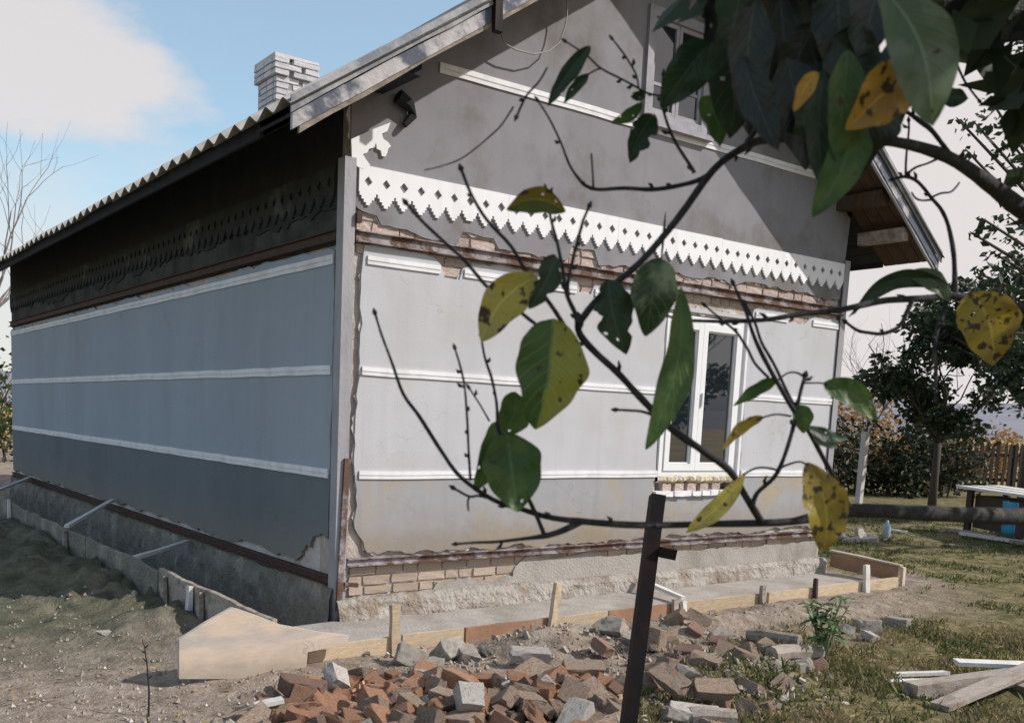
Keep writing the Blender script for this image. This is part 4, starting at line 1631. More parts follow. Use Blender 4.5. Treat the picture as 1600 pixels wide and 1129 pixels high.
def put_chunk(name, key, loc, size, label, cat, group, rot=None):
    o = bpy.data.objects.new(name, rnd.choice(CH[key]))
    COL.objects.link(o)
    o.location = loc
    o.scale = size
    o.rotation_euler = rot or (rnd.gauss(0, 0.45), rnd.gauss(0, 0.45), rnd.uniform(0, 6.28))
    return tag(o, label, cat, group)


def inpoly(u, v, poly):
    c_ = False
    j = len(poly) - 1
    for i in range(len(poly)):
        (xi, yi), (xj, yj) = poly[i], poly[j]
        if (yi > v) != (yj > v) and u < (xj - xi) * (v - yi) / (yj - yi) + xi:
            c_ = not c_
        j = i
    return c_


KIND = {'rubble_orange': 'orange', 'rubble_tan': 'dusty tan', 'rubble_grey': 'pale grey faced', 'rubble_brown': 'dark brown'}


def heap_label(key, u, v, s):
    size = 'whole' if s[0] > 0.19 else 'half' if s[0] > 0.125 else 'small'
    where = ('left tip', 'below the yellow board', 'below the tall orange stake', 'left of the diamond shaped brick',
             'below the pale grey block', 'below the leaning stake', 'near the steel post')[min(6, int((u - 365) / 88))]
    row = 'back row' if v < 1066 else 'second row' if v < 1082 else 'third row' if v < 1098 else 'fourth row' if v < 1116 else 'front row'
    lab = '%s %s brick in the heap, %s, %s' % (size, KIND[key], row, where)
    return lab, KIND[key] + ' bricks in the front rubble heap'


heap = [(370, 1129), (400, 1105), (450, 1082), (540, 1058), (600, 1056), (640, 1062), (720, 1072), (800, 1068), (930, 1068), (975, 1080), (960, 1150), (365, 1150)]
pts_ = []
tries = 0
while len(pts_) < 165 and tries < 20000:
    tries += 1
    u, v = rnd.uniform(345, 990), rnd.uniform(1042, 1150)
    if not inpoly(u, v, heap):
        continue
    p = on_z(u, v, GZ + 0.08)
    if any((p.x - q.x) ** 2 + (p.y - q.y) ** 2 < 0.07 ** 2 for q in pts_):
        continue
    pts_.append(p)
    uu = (u - 350) / 640
    key = rnd.choices(('rubble_orange', 'rubble_tan', 'rubble_grey', 'rubble_brown'), (0.60 - 0.25 * uu, 0.28 + 0.27 * uu, 0.07, 0.05))[0]
    h = gz(p.x, p.y) + rnd.uniform(0.0, 0.075)
    s = rnd.choice(((0.235, 0.125, 0.07), (0.16, 0.125, 0.075), (0.135, 0.125, 0.07), (0.11, 0.09, 0.065), (0.18, 0.13, 0.075), (0.085, 0.07, 0.05), (0.075, 0.06, 0.05), (0.12, 0.10, 0.06)))
    lab, gr = heap_label(key, u, v, s)
    put_chunk('broken_brick', key, (p.x, p.y, h + 0.02), [q * rnd.uniform(0.85, 1.1) for q in s], lab, 'brick', gr)

# named single pieces
def single(name, key, u, v, size, rot, label, cat, dz=0.03):
    p = on_z(u, v, GZ + dz)
    return put_chunk(name, key, (p.x, p.y, gz(p.x, p.y) + dz), size, label, cat, None, rot)


single('broken_brick', 'rubble_brown', 470, 1078, (0.24, 0.11, 0.085), (0.1, 0.1, -0.75), 'long dark brown brick lying on top of the rubble heap at its left end', 'brick', 0.13)
single('broken_brick', 'rubble_grey', 527, 1062, (0.12, 0.12, 0.07), (0.7, 0.5, 0.2), 'square white faced brick on top of the heap beside the dark brown brick', 'brick', 0.16)
single('broken_brick', 'rubble_grey', 734, 1105, (0.13, 0.12, 0.08), (0.75, 0.1, -0.3), 'diamond shaped white faced brick in the middle of the heap', 'brick', 0.17)
single('broken_brick', 'rubble_tan', 1118, 1080, (0.23, 0.11, 0.065), (0.55, 0.0, -0.6), 'whole dusty brick lying flat to the right of the steel post', 'brick', 0.10)
single('broken_brick', 'rubble_tan', 1047, 1068, (0.26, 0.11, 0.06), (0.5, 0.2, -1.75), 'tan brick slab tilted against the steel post', 'brick', 0.11)
single('concrete_block', 'rubble_tan', 1018, 1005, (0.20, 0.16, 0.14), (0.1, 0.2, 0.4), 'pale square block just behind the steel post', 'block', 0.09)
single('concrete_block', 'rubble_grey', 828, 1022, (0.24, 0.10, 0.07), (0.2, 0.0, -0.6), 'pale grey block lying on the spoil between the stakes', 'block', 0.08)
single('broken_brick', 'rubble_tan', 910, 1058, (0.22, 0.11, 0.065), (0.3, 0.0, -0.55), 'tan brick lying at the back edge of the heap near the steel post', 'brick', 0.12)
single('broken_brick', 'rubble_brown', 940, 1018, (0.15, 0.12, 0.07), (0.5, 0.3, 0.4), 'reddish brick half lying on the spoil left of the steel post', 'brick', 0.07)
single('stone', 'stone', 1403, 972, (0.20, 0.17, 0.12), (0, 0.1, 0.3), 'rounded grey stone at the right on the yellow grass', 'stone', 0.02)
single('stone', 'stone', 1352, 980, (0.22, 0.16, 0.12), (0, 0.2, 0.9), 'brownish stone left of the rounded grey stone', 'stone', 0.02)
single('stone', 'rubble_grey', 1323, 983, (0.12, 0.09, 0.07), (0.3, 0.2, 0.9), 'small pale stone beside the leafy weed', 'stone', 0.02)
single('stone', 'rubble_grey', 1360, 997, (0.13, 0.10, 0.05), (0.3, 0.2, 0.1), 'flat pale stone in front of the brownish stone', 'stone', 0.02)
single('plaster_lump', 'rubble_grey', 170, 1000, (0.16, 0.09, 0.03), (0, 0.1, 0.3), 'white plaster lump on the bare earth at the left', 'plaster lump', 0.0)
single('plaster_lump', 'rubble_grey', 1086, 1115, (0.26, 0.12, 0.07), (0.2, 0.1, -0.5), 'white slab at the foot of the steel post', 'plaster lump', 0.05)
# grey lumps of set concrete along the front
for (u, v, sx, lab) in ((640, 1022, 0.20, 'large grey concrete lump right of the tall orange stake'), (672, 1030, 0.16, 'grey concrete lump between the tall stake and the pale grey block'),
                        (700, 1012, 0.24, 'largest grey concrete lump on the spoil before the reddish board'), (728, 1016, 0.18, 'grey concrete lump left of the pale grey block'),
                        (655, 1040, 0.13, 'small grey concrete lump touching the rubble heap by the tall stake'), (905, 985, 0.2, 'grey concrete lump right of the leaning orange stake'),
                        (935, 978, 0.17, 'second grey concrete lump right of the leaning orange stake'), (960, 990, 0.22, 'large grey concrete lump left of the steel post'),
                        (760, 1010, 0.10, 'smallest concrete lump in front of the reddish board'), (985, 1000, 0.12, 'small concrete lump touching the steel post')):
    p = on_z(u, v, GZ + 0.06)
    put_chunk('concrete_lump', 'stone', (p.x, p.y, gz(p.x, p.y) + 0.02), (sx, sx * 0.7, sx * 0.55), lab, 'concrete lump', 'concrete lumps along the front formwork')
# bricks and stones scattered right of the post
heap2 = [(1000, 985), (1060, 970), (1130, 985), (1230, 1010), (1290, 1050), (1200, 1100), (1120, 1129), (1010, 1129)]
n2 = 0
pts2 = []
while n2 < 36:
    u, v = rnd.uniform(1000, 1290), rnd.uniform(970, 1129)
    if not inpoly(u, v, heap2):
        continue
    p = on_z(u, v, GZ + 0.05)
    if any((p.x - q.x) ** 2 + (p.y - q.y) ** 2 < 0.12 ** 2 for q in pts2):
        pts2.append(Vector((99, 99, 0)))
        if len(pts2) > 4000:
            break
        continue
    pts2.append(p)
    n2 += 1
    key = rnd.choices(('rubble_tan', 'stone', 'rubble_brown'), (0.5, 0.3, 0.2))[0]
    size = rnd.choice(((0.22, 'long'), (0.16, 'short'), (0.11, 'small')))
    kk = {'rubble_tan': 'dusty tan brick', 'stone': 'grey stone', 'rubble_brown': 'dark brick'}[key]
    lab = '%s %s among the scattered rubble, %s, %s' % (size[1], kk, ('beside the steel post', 'left of the whole dusty brick', 'right of the whole dusty brick', 'by the leafy weed')[min(3, int((u - 1000) / 72))],
                                                   'back row' if v < 1015 else 'second row' if v < 1050 else 'third row' if v < 1085 else 'front row')
    put_chunk('stone' if key == 'stone' else 'loose_brick', key, (p.x, p.y, gz(p.x, p.y) + 0.008), [q * rnd.uniform(0.9, 1.1) for q in (size[0], 0.11, 0.075)],
              lab, 'stone' if key == 'stone' else 'brick', {'rubble_tan': 'tan bricks right of the post', 'stone': 'stones right of the post', 'rubble_brown': 'dark bricks right of the post'}[key])
# small logs right of the post
for (u0, v0, u1, v1, r, lab) in ((1205, 1028, 1280, 1020, 0.055, 'short grey log beside the leafy weed'), (1080, 1108, 1150, 1112, 0.05, 'mossy log below the whole dusty brick'),
                                 (1130, 1005, 1155, 1030, 0.03, 'thin brown branch piece above the short log'), (1170, 985, 1250, 1000, 0.05, 'dark log lying along the spoil')):
    a, c_ = on_z(u0, v0, GZ + 0.08), on_z(u1, v1, GZ + 0.08)
    if (c_ - a).length > 0.7:
        c_ = a + (c_ - a).normalized() * 0.7
    a.z, c_.z = gz(a.x, a.y) + r * 0.9, gz(c_.x, c_.y) + r * 0.9
    mid = (a + c_) / 2
    mb = MB()
    mb.tube([a - mid, (a - mid) * 0.4 + Vector((0.0, 0.005, 0.006)), (c_ - mid) * 0.5, c_ - mid], [r, r * 1.05, r * 0.97, r * 0.9], 9)
    o = mb.build('log', M['wood_grey'], smooth=False)
    o.location = mid
    tag(o, lab, 'log')

# pebbles and crumbs of rubble
mb = MB()
rp = random.Random(9)
for k in range(2600):
    zone = rp.random()
    if zone < 0.45:
        u, v = rp.uniform(360, 1320), rp.uniform(990, 1140)
    elif zone < 0.7:
        u, v = rp.uniform(-40, 420), rp.uniform(915, 1140)
    else:
        u, v = rp.uniform(560, 1560), rp.uniform(930, 1060)
    p = on_z(u, v, GZ + 0.02)
    if p.y > -1.05 and p.x > -0.9:
        continue
    if p.y < -4.6:
        continue
    s = rp.uniform(0.004, 0.016) * (1.6 if rp.random() < 0.1 else 1)
    z = gz(p.x, p.y) + s * 0.4
    vs_ = [Vector((p.x, p.y, z)) + Vector([rp.uniform(-1, 1) * s for _ in range(3)]) * 0.35 + Vector(d) * s for d in ((1, 0, -0.3), (-0.5, 0.8, -0.3), (-0.5, -0.8, -0.3), (0.1, 0.1, 0.7))]
    mb.add(vs_, [(0, 1, 3), (1, 2, 3), (2, 0, 3)])
def crumbs(name, n_, poly, smin, smax, m, label, lift):
    mb_ = MB()
    r_ = random.Random(n_)
    us, vs_ = [p[0] for p in poly], [p[1] for p in poly]
    k_ = 0
    while k_ < n_:
        u, v = r_.uniform(min(us), max(us)), r_.uniform(min(vs_), max(vs_))
        if not inpoly(u, v, poly):
            continue
        k_ += 1
        p = on_z(u, v, GZ + 0.05)
        s_ = smin + (smax - smin) * r_.random() ** 2.5
        c_ = Vector((p.x, p.y, gz(p.x, p.y) + s_ * 0.3 + r_.random() * lift))
        e_ = Euler((r_.uniform(0, 6), r_.uniform(0, 6), r_.uniform(0, 6))).to_matrix()
        hs = (1, r_.uniform(0.5, 0.9), r_.uniform(0.35, 0.7))
        vv_ = [c_ + e_ @ Vector((a_ * hs[0] * s_ * r_.uniform(.6, 1), b_ * hs[1] * s_ * r_.uniform(.6, 1), d_ * hs[2] * s_ * r_.uniform(.6, 1))) for a_ in (-1, 1) for b_ in (-1, 1) for d_ in (-1, 1)]
        mb_.add(vv_, [(0, 1, 3, 2), (4, 6, 7, 5), (0, 4, 5, 1), (2, 3, 7, 6), (0, 2, 6, 4), (1, 5, 7, 3)])
    o_ = mb_.build(name, m)
    tag(o_, label, 'rubble', kind='stuff')


crumbs('brick_crumbs', 1500, heap, 0.008, 0.038, cardmat('brick_crumbs', (0.34, 0.20, 0.13), (0.52, 0.33, 0.22), 0.0, (0.50, 0.44, 0.38)), 'brick crumbs and dust filling the front rubble heap', 0.05)
crumbs('stone_crumbs', 900, [(560, 1010), (980, 975), (1200, 990), (1300, 1050), (1200, 1120), (1000, 1129), (980, 1060), (700, 1060)], 0.006, 0.03, cardmat('stone_crumbs', (0.26, 0.21, 0.17), (0.44, 0.37, 0.31), 0.0, (0.56, 0.51, 0.46)),
       'small stones and mortar crumbs on the spoil before the formwork', 0.015)
peb = cardmat('rubble_crumbs', (0.18, 0.14, 0.11), (0.36, 0.30, 0.25), 0.0, (0.58, 0.53, 0.48))
o = mb.build('gravel', peb)
tag(o, 'small stones and crumbs of plaster strewn over the yard', 'gravel', kind='stuff')

# ------------------------------------------------------------------ lumber at the lower right
def plank_px(u0, v0, u1, v1, dz0, dz1, w_, t_, m, lab, cat='plank', group=None):
    a, c_ = on_z(u0, v0, GZ + dz0), on_z(u1, v1, GZ + dz1)
    board('plank' if cat == 'plank' else cat, a, c_, t_, w_, M[m], lab, cat, group=group, jit=min(0.004, t_ * 0.06), segs=6)


plank_px(1468, 1104, 1640, 1030, 0.03, 0.16, 0.11, 0.03, 'wood_grey', 'grey plank pointing down to the left at the front of the timber stack')
plank_px(1422, 1078, 1650, 1048, 0.05, 0.09, 0.10, 0.09, 'wood_grey', 'thick grey timber lying in the stack at the lower right', 'timber')
plank_px(1385, 1066, 1470, 1064, 0.02, 0.04, 0.06, 0.03, 'wood_white', 'short pale plank end showing left of the thick grey timber')
plank_px(1398, 1053, 1480, 1050, 0.04, 0.04, 0.045, 0.02, 'wood_white', 'thin white lath lying above the thick grey timber', 'lath')
plank_px(1494, 1034, 1650, 1040, 0.10, 0.12, 0.11, 0.025, 'wood_white', 'white board on top of the timber stack at the right')
plank_px(1270, 1098, 1325, 1098, 0.02, 0.02, 0.03, 0.012, 'wood_white', 'white lath lying in the grass below the leafy weed', 'lath')
plank_px(1330, 1090, 1420, 1084, 0.02, 0.02, 0.025, 0.012, 'wood_grey', 'thin grey stick in the grass left of the thick timber', 'stick')
plank_px(1560, 1062, 1720, 1110, 0.02, 0.05, 0.10, 0.04, 'wood_grey', 'grey plank at the far right under the white board')
# small pale laths in the heap
plank_px(398, 1102, 442, 1092, 0.14, 0.16, 0.06, 0.02, 'wood_white', 'short white lath sticking out of the left end of the rubble heap', 'lath')

# thin weed stem at the left
mb = MB()
st_ = [on_z(232, 1118, GZ)]
d_ = (st_[0] - CAM_LOC).dot(fv)
st_ += [pt(233, 1080, d_), pt(230, 1040, d_), pt(226, 1010, d_), pt(222, 998, d_)]
base = st_[0].copy()
base.z = gz(base.x, base.y)
ws = empty('weed_stem', base)
tag(ws, 'thin dark dead weed stem standing at the lower left', 'plant')
mb.tube([p - base for p in st_], [0.006, 0.005, 0.004, 0.003, 0.002], 6)
mb.build('stem', M['bark'], ws)
mb = MB()
for (u, v, du, dv) in ((231, 1035, -8, -8), (232, 1060, 7, -7), (226, 1012, 7, -6), (228, 1020, -7, -4)):
    a, c_ = pt(u, v, d_) - base, pt(u + du, v + dv, d_) - base
    mb.tube([a, (a + c_) / 2, c_], [0.002, 0.005, 0.001], 5)
mb.build('side_shoot', M['bark'], ws)

# ------------------------------------------------------------------ background at the right
rnd = random.Random(31)


def gpoint(u, v):
    p = on_z(u, v, GZ)
    p.z = gz(p.x, p.y)
    return p


# white concrete post
p = gpoint(1341, 789)
mb = MB()
mb.beam((0, 0, 0), (0.06, 0.02, 1.52), 0.12, 0.11, up=(1, 0, 0), jit=0.004, rnd=rnd, segs=4)
o = mb.build('concrete_post', M['post_white'])
o.location = p
tag(o, 'whitewashed concrete post standing before the dark hedge', 'post')

# table with a blue sheet
ta = gpoint(1505, 832)
tb = gpoint(1660, 868)
tdir = (tb - ta).normalized()
tdir.z = 0
tl = (tb - ta).length
tn = Vector((-tdir.y, tdir.x, 0))
tbl = empty('work_table', ta)
tag(tbl, 'low outdoor table with a pale plank top in the shade at the right', 'table')
for k in range(3):
    mb = MB()
    oo = tn * (0.05 + k * 0.24)
    mb.beam(oo - tdir * 0.25 + Vector((0, 0, 0.70 + 0.012 * k)), oo + tdir * (tl + 0.2) + Vector((0, 0, 0.70)), 0.04, 0.22, jit=0.004, rnd=rnd, segs=3)
    mb.build('top_board', M['wood_white'], tbl)
for (s, w_) in ((0.1, 0.0), (0.1, 0.55), (tl - 0.2, 0.0), (tl - 0.2, 0.55)):
    mb = MB()
    q = tdir * s + tn * w_
    mb.beam(q, q + Vector((0, 0, 0.68)), 0.08, 0.08, up=(1, 0, 0))
    mb.build('leg', M['fence'], tbl)
mb = MB()
mb.beam(tdir * 0.1 + Vector((0, 0, 0.35)) + tn * 0.28, tdir * (tl - 0.2) + Vector((0, 0, 0.35)) + tn * 0.28, 0.5, 0.4)
mb.build('crate_box', M['fence'], tbl)
q0 = gpoint(1572, 858)
mb = MB()
rows = []
for i in range(7):
    for j in range(7):
        f, g = i / 6, j / 6
        mb.v.append(tuple(tdir * (0.34 * (f - 0.5) * (1 - 0.25 * (1 - g))) + tn * (0.04 * math.sin(f * 9) - 0.02) + Vector((0, 0, 0.20 + 0.45 * g))))
for i in range(6):
    for j in range(6):
        mb.f.append((i * 7 + j, (i + 1) * 7 + j, (i + 1) * 7 + j + 1, i * 7 + j + 1))
o = mb.build('blue_sheet', M['cloth_blue'], smooth=True)
o.location = q0
tag(o, 'blue plastic sheet hanging from the table edge at the far right', 'plastic sheet')
o.modifiers.new('thick', 'SOLIDIFY').thickness = 0.012
# planks on the ground before the table
for k, (u0, v0, u1, v1, lab) in enumerate(((1470, 829, 1600, 846, 'long pale pole on the ground before the table'), (1500, 838, 1620, 856, 'second pale pole, the lower of the two before the table'),
                                            (1560, 846, 1640, 862, 'short board at the foot of the poles at the right edge'))):
    a, c_ = gpoint(u0, v0), gpoint(u1, v1)
    a.z += 0.05
    c_.z += 0.05
    board('pole', a, c_, 0.05, 0.07, M['wood_grey'] if k != 1 else M['wood_white'], lab, 'pole')
# pale blue bottle and a white lath
q = gpoint(1384, 842)
mb = MB()
prof = [(0.0, 0.0), (0.05, 0.0), (0.055, 0.02), (0.055, 0.16), (0.045, 0.2), (0.018, 0.24), (0.018, 0.275), (0.0, 0.275)]
for (r, z) in prof:
    for k in range(12):
        mb.v.append((r * math.cos(k * math.pi / 6), r * math.sin(k * math.pi / 6), z * 0.9))
for i in range(len(prof) - 1):
    for k in range(12):
        j = (k + 1) % 12
        mb.f.append((i * 12 + k, i * 12 + j, (i + 1) * 12 + j, (i + 1) * 12 + k))
o = mb.build('plastic_bottle', M['bottle'], smooth=True)
o.location = q
tag(o, 'pale blue plastic bottle standing on the grass right of the house', 'bottle')
a, c_ = gpoint(1388, 832), gpoint(1418, 834)
a.z += 0.06
c_.z += 0.04
board('loose_lath', a, c_, 0.03, 0.06, M['wood_white'], 'short white lath lying beside the pale blue bottle', 'lath')
for k, (u, v, lab) in enumerate(((1315, 842, 'pale stone nearest the house corner in the row behind it'), (1330, 848, 'second pale stone in the row behind the right corner'), (1345, 840, 'third pale stone in the row behind the right corner'), (1360, 846, 'pale stone of the row nearest the blue bottle'))):
    p = gpoint(u, v)
    put_chunk('stone', 'rubble_grey', (p.x, p.y, p.z + 0.03), (0.2, 0.14, 0.08), lab, 'stone', 'pale stones behind the right corner')

# picket fence
fa, fb = on_z(1452, 766, GZ), on_z(1760, 776, GZ)
fd = (fb - fa)
fl = fd.length
fd.normalize()
fence = empty('picket_fence', fa)
tag(fence, 'dark wooden picket fence behind the table at the right', 'fence')
pm = MB()
pm.v = [(-0.045, -0.012, 0), (0.045, -0.012, 0), (0.045, 0.012, 0), (-0.045, 0.012, 0), (-0.045, -0.012, 1.25), (0.045, -0.012, 1.25), (0.045, 0.012, 1.25), (-0.045, 0.012, 1.25), (0, -0.012, 1.36), (0, 0.012, 1.36)]
pm.f = [(0, 1, 5, 4), (4, 5, 8), (2, 3, 7, 6), (7, 9, 6), (1, 2, 6, 5), (3, 0, 4, 7), (5, 6, 9, 8), (4, 8, 9, 7), (0, 3, 2, 1)]
pme = pm.mesh('picket', M['fence'])
ang = math.atan2(fd.y, fd.x)
s = 0.0
while s < min(fl, 15):
    o = obj('picket', pme, fence)
    q = fd * s
    o.location = (q.x, q.y, rnd.uniform(-0.05, 0.03))
    o.scale = (rnd.uniform(0.85, 1.15), 1, rnd.uniform(0.96, 1.06))
    o.rotation_euler = (0, rnd.uniform(-0.03, 0.03), ang)
    s += 0.17
for z in (0.35, 1.02):
    mb = MB()
    mb.beam(Vector((0, 0, z)) + Vector((-fd.y, fd.x, 0)) * 0.035, fd * min(fl, 15) + Vector((-fd.y, fd.x, 0)) * 0.035 + Vector((0, 0, z)), 0.09, 0.04)
    mb.build('rail', M['fence'], fence)
s = 0.0
while s < min(fl, 15):
    mb = MB()
    q = fd * s + Vector((-fd.y, fd.x, 0)) * 0.11
    mb.beam(q, q + Vector((0, 0, 1.3)), 0.11, 0.1, up=(1, 0, 0))
    mb.build('post', M['fence'], fence)
    s += 2.4


# ------------------------------------------------------------------ trees and shrubs
def leaf_cloud(rn, blobs, n_, size, flat=0.35):
    """folded leaf-sized faces spread through a set of ellipsoids (c, r)"""
    mb = MB()
    vol = [r[0] * r[1] * r[2] for c_, r in blobs]
    for k in range(n_):
        (c_, r) = rn.choices(blobs, vol)[0]
        while True:
            d = Vector((rn.uniform(-1, 1), rn.uniform(-1, 1), rn.uniform(-1, 1)))
            if 0.1 < d.length < 1:
                break
        d *= rn.uniform(0.75, 1.0) if rn.random() < 0.6 else 1
        p = Vector((c_[0] + d.x * r[0], c_[1] + d.y * r[1], c_[2] + d.z * r[2]))
        ax = Vector((rn.gauss(0, 1), rn.gauss(0, 1), rn.gauss(-0.35, 0.6))).normalized()
        sd_ = ax.cross(Vector((rn.gauss(0, 1), rn.gauss(0, 1), rn.gauss(0, 1))))
        if sd_.length < 0.05:
            continue
        sd_.normalize()
        up = sd_.cross(ax)
        s_ = size * rn.uniform(0.4, 1.0 + 0.5 * rn.random())
        mb.add([p, p + ax * s_ * 0.5 + sd_ * s_ * 0.28 + up * s_ * 0.08, p + ax * s_, p + ax * s_ * 0.5 - sd_ * s_ * 0.28 + up * s_ * 0.08], [(0, 1, 2), (0, 2, 3)])
    return mb


def limbs(rn, mb, a, d, ln, r, depth, spread=0.6, tips=None):
    a = Vector(a)
    n_ = 4
    pts_, rr = [a], [r]
    dd = Vector(d).normalized()
    for k in range(n_):
        dd = (dd + Vector((rn.gauss(0, 0.12), rn.gauss(0, 0.12), rn.gauss(0.03, 0.09)))).normalized()
        pts_.append(pts_[-1] + dd * ln / n_)
        rr.append(r * (1 - 0.4 * (k + 1) / n_))
    mb.tube(pts_, rr, 6 if depth > 1 else 4)
    if tips is not None and depth <= 1:
        tips.append((pts_[-1], dd))
    if depth > 0:
        for k in range(rn.choice((2, 3, 3))):
            i = rn.choice((2, 3, 4, 4))
            nd = (dd + Vector((rn.gauss(0, spread), rn.gauss(0, spread), rn.gauss(0.1, spread * 0.6)))).normalized()
            limbs(rn, mb, pts_[i], nd, ln * rn.uniform(0.6, 0.8), rr[i] * 0.68, depth - 1, spread, tips)


def leafy_tree(base, h, r, label, cm, seed, nleaf, size, name='leafy_tree', trunk_r=0.08, crown0=0.3, lean=(0, 0), bm_='bark_far', blobs=None, group=None):
    rn = random.Random(seed)
    t_ = empty(name, base)
    tag(t_, label, 'tree', group)
    mb = MB()
    tips = []
    top = Vector((lean[0], lean[1], h * crown0))
    mb.tube([(0, 0, -0.05), tuple(top * 0.5), tuple(top)], [trunk_r * 1.25, trunk_r, trunk_r * 0.85], 8)
    for k in range(5):
        a = k * 2.4 + rn.uniform(0, 1)
        limbs(rn, mb, top, (math.cos(a) * 0.8, math.sin(a) * 0.8, 0.9), h * 0.3, trunk_r * 0.55, 2, 0.6, tips)
    mb.build('trunk', M[bm_], t_, smooth=True)
    if blobs is None:
        blobs = []
        for k in range(26):
            a, q = rn.uniform(0, 6.28), math.sqrt(rn.random()) * r * 0.85
            z = h * crown0 + (h * (1 - crown0)) * rn.uniform(0.08, 0.95)
            f = math.sin(math.pi * min(1, max(0.15, (z / h - crown0) / (1 - crown0) * 0.85 + 0.12)))
            s = r * rn.uniform(0.16, 0.36)
            blobs.append(((q * f * math.cos(a) + lean[0], q * f * math.sin(a) + lean[1], z), (s, s, s * 0.65)))
    leaf_cloud(rn, blobs, nleaf, size).build('crown', CM[cm], t_)
    return t_


def bush(base, w_, d_, h, label, cm, seed, nleaf, size, group=None, cat='bush', name='bush'):
    rn = random.Random(seed)
    t_ = empty(name, base)
    tag(t_, label, cat, group)
    mb = MB()
    for k in range(7):
        a = rn.uniform(0, 6.28)
        limbs(rn, mb, (rn.uniform(-w_, w_) * 0.4, rn.uniform(-d_, d_) * 0.4, -0.05), (math.cos(a) * 0.4, math.sin(a) * 0.4, 1), h * 0.55, 0.03, 1, 0.5)
    mb.build('stems', M['bark_far'], t_)
    bl = []
    for k in range(22):
        x, y = rn.uniform(-w_, w_), rn.uniform(-d_, d_)
        zt = h * math.sqrt(max(0.05, 1 - (x / w_) ** 2 * 0.7)) * rn.uniform(0.35, 0.95)
        s = h * rn.uniform(0.14, 0.28)
        bl.append(((x, y, zt), (s * 1.2, s * 1.2, s)))
        bl.append(((x, y, zt * 0.45), (s * 1.2, s * 1.2, s)))
    leaf_cloud(rn, bl, nleaf, size).build('crown', CM[cm], t_)
    return t_


def at_dist(u, v, d):
    p = pt(u, v, d)
    p.z = gz(p.x, p.y)
    return p


# tree beyond the yard with its trunk in view
p = gpoint(1455, 800)
leafy_tree(p, 4.5, 1.6, 'dark green tree with a slim bare trunk left of the table', 'dark', 41, 6500, 0.16, trunk_r=0.07, crown0=0.30)
# second tree behind it, further right
p = at_dist(1600, 800, 17)
leafy_tree(p, 4.6, 1.9, 'taller dark green tree at the right edge behind the table', 'dark', 43, 8000, 0.16, trunk_r=0.12, crown0=0.42)
# near small-leaved tree, its trunk outside the right edge
p = at_dist(1790, 800, 12.6)
bl = []
rn = random.Random(8)
for (u, v, d, s) in ((1590, 110, 5.6, 0.16), (1560, 175, 5.7, 0.14), (1530, 200, 5.8, 0.10), (1585, 230, 5.6, 0.14), (1545, 90, 5.9, 0.11), (1600, 50, 5.8, 0.2), (1515, 240, 5.9, 0.07), (1500, 190, 6, 0.06),
                     (1590, 350, 5.6, 0.16), (1560, 400, 5.8, 0.13), (1540, 345, 5.8, 0.06), (1595, 430, 5.6, 0.22), (1545, 440, 5.9, 0.14), (1570, 300, 5.6, 0.06), (1520, 365, 5.8, 0.04), (1535, 430, 5.8, 0.10),
                     (1590, 520, 5.6, 0.25), (1650, 200, 5.6, 0.4), (1680, 400, 5.8, 0.5), (1640, 60, 5.6, 0.35), (1655, 560, 5.9, 0.5), (1720, 100, 6.2, 0.6), (1800, 300, 6.3, 0.9), (1620, 620, 6.4, 0.3)):
    q = pt(u, v, d * 2) - p
    bl.append(((q.x, q.y, q.z), (s * 2, s * 2, s * 1.8)))
tn_ = leafy_tree(p, 3.6, 1.2, 'small leaved tree reaching in from the right edge above the fence', 'dark', 47, 1, 0.05, trunk_r=0.13, crown0=0.6, blobs=bl)
for ch in list(tn_.children):
    if ch.name.startswith('crown'):
        bpy.data.objects.remove(ch)
mb = MB()
hub = Vector((0, 0, 2.4))
for (c_, r) in bl:
    c_ = Vector(c_)
    mid_ = hub.lerp(c_, 0.5) + Vector((rn.uniform(-.1, .1), rn.uniform(-.1, .1), 0.15))
    mb.tube([hub, mid_, c_, c_ + (c_ - mid_).normalized() * r[0] * 0.6], [0.06, 0.032, 0.014, 0.005], 5)
mb.build('branches', M['bark_far'], tn_)
cl = MB()
for (c_, r) in bl:
    nn_ = int(21 * (r[0] / 0.28) ** 2) + 6
    part = leaf_cloud(rn, [(c_, r)], min(nn_, 420), 0.125)
    cl.add(part.v, part.f)
cl.build('crown', CM['dark'], tn_)

# hedge of dark bushes, autumn scrub behind
for k, (u, v, d, w_, h, lab) in enumerate(((1318, 770, 23.5, 1.2, 1.9, 'dark bush left of the whitewashed post'), (1400, 772, 23.5, 1.3, 1.6, 'dark bush right of the whitewashed post'),
                                           (1455, 772, 23.5, 1.1, 1.8, 'dark bush behind the slim tree trunk'))):
    bush(at_dist(u, v, d), w_, 0.7, h, lab, 'bush', 60 + k, 1900, 0.16, 'dark bushes of the hedge')
for k, (u, d, w_, h, lab) in enumerate(((1330, 29, 2.2, 2.6, 'orange brown scrub behind the hedge next to the house'), (1400, 32, 2.4, 2.3, 'orange brown scrub behind the hedge right of the whitewashed post'),
                                        (1475, 34, 2.4, 2.0, 'orange brown scrub behind the slim tree'), (1580, 36, 3.0, 1.9, 'yellow brown scrub behind the picket fence'))):
    bush(at_dist(u, 750, d), w_, 1.0, h, lab, 'autumn', 70 + k, 1700, 0.2, 'autumn scrub behind the hedge')
# orchard tree before the house, seen in the window glass
leafy_tree(Vector((13.5, -9.5, GZ)), 4.6, 2.1, 'green orchard tree out in front of the house, mirrored in the window', 'green', 91, 4200, 0.2, trunk_r=0.13, crown0=0.28)


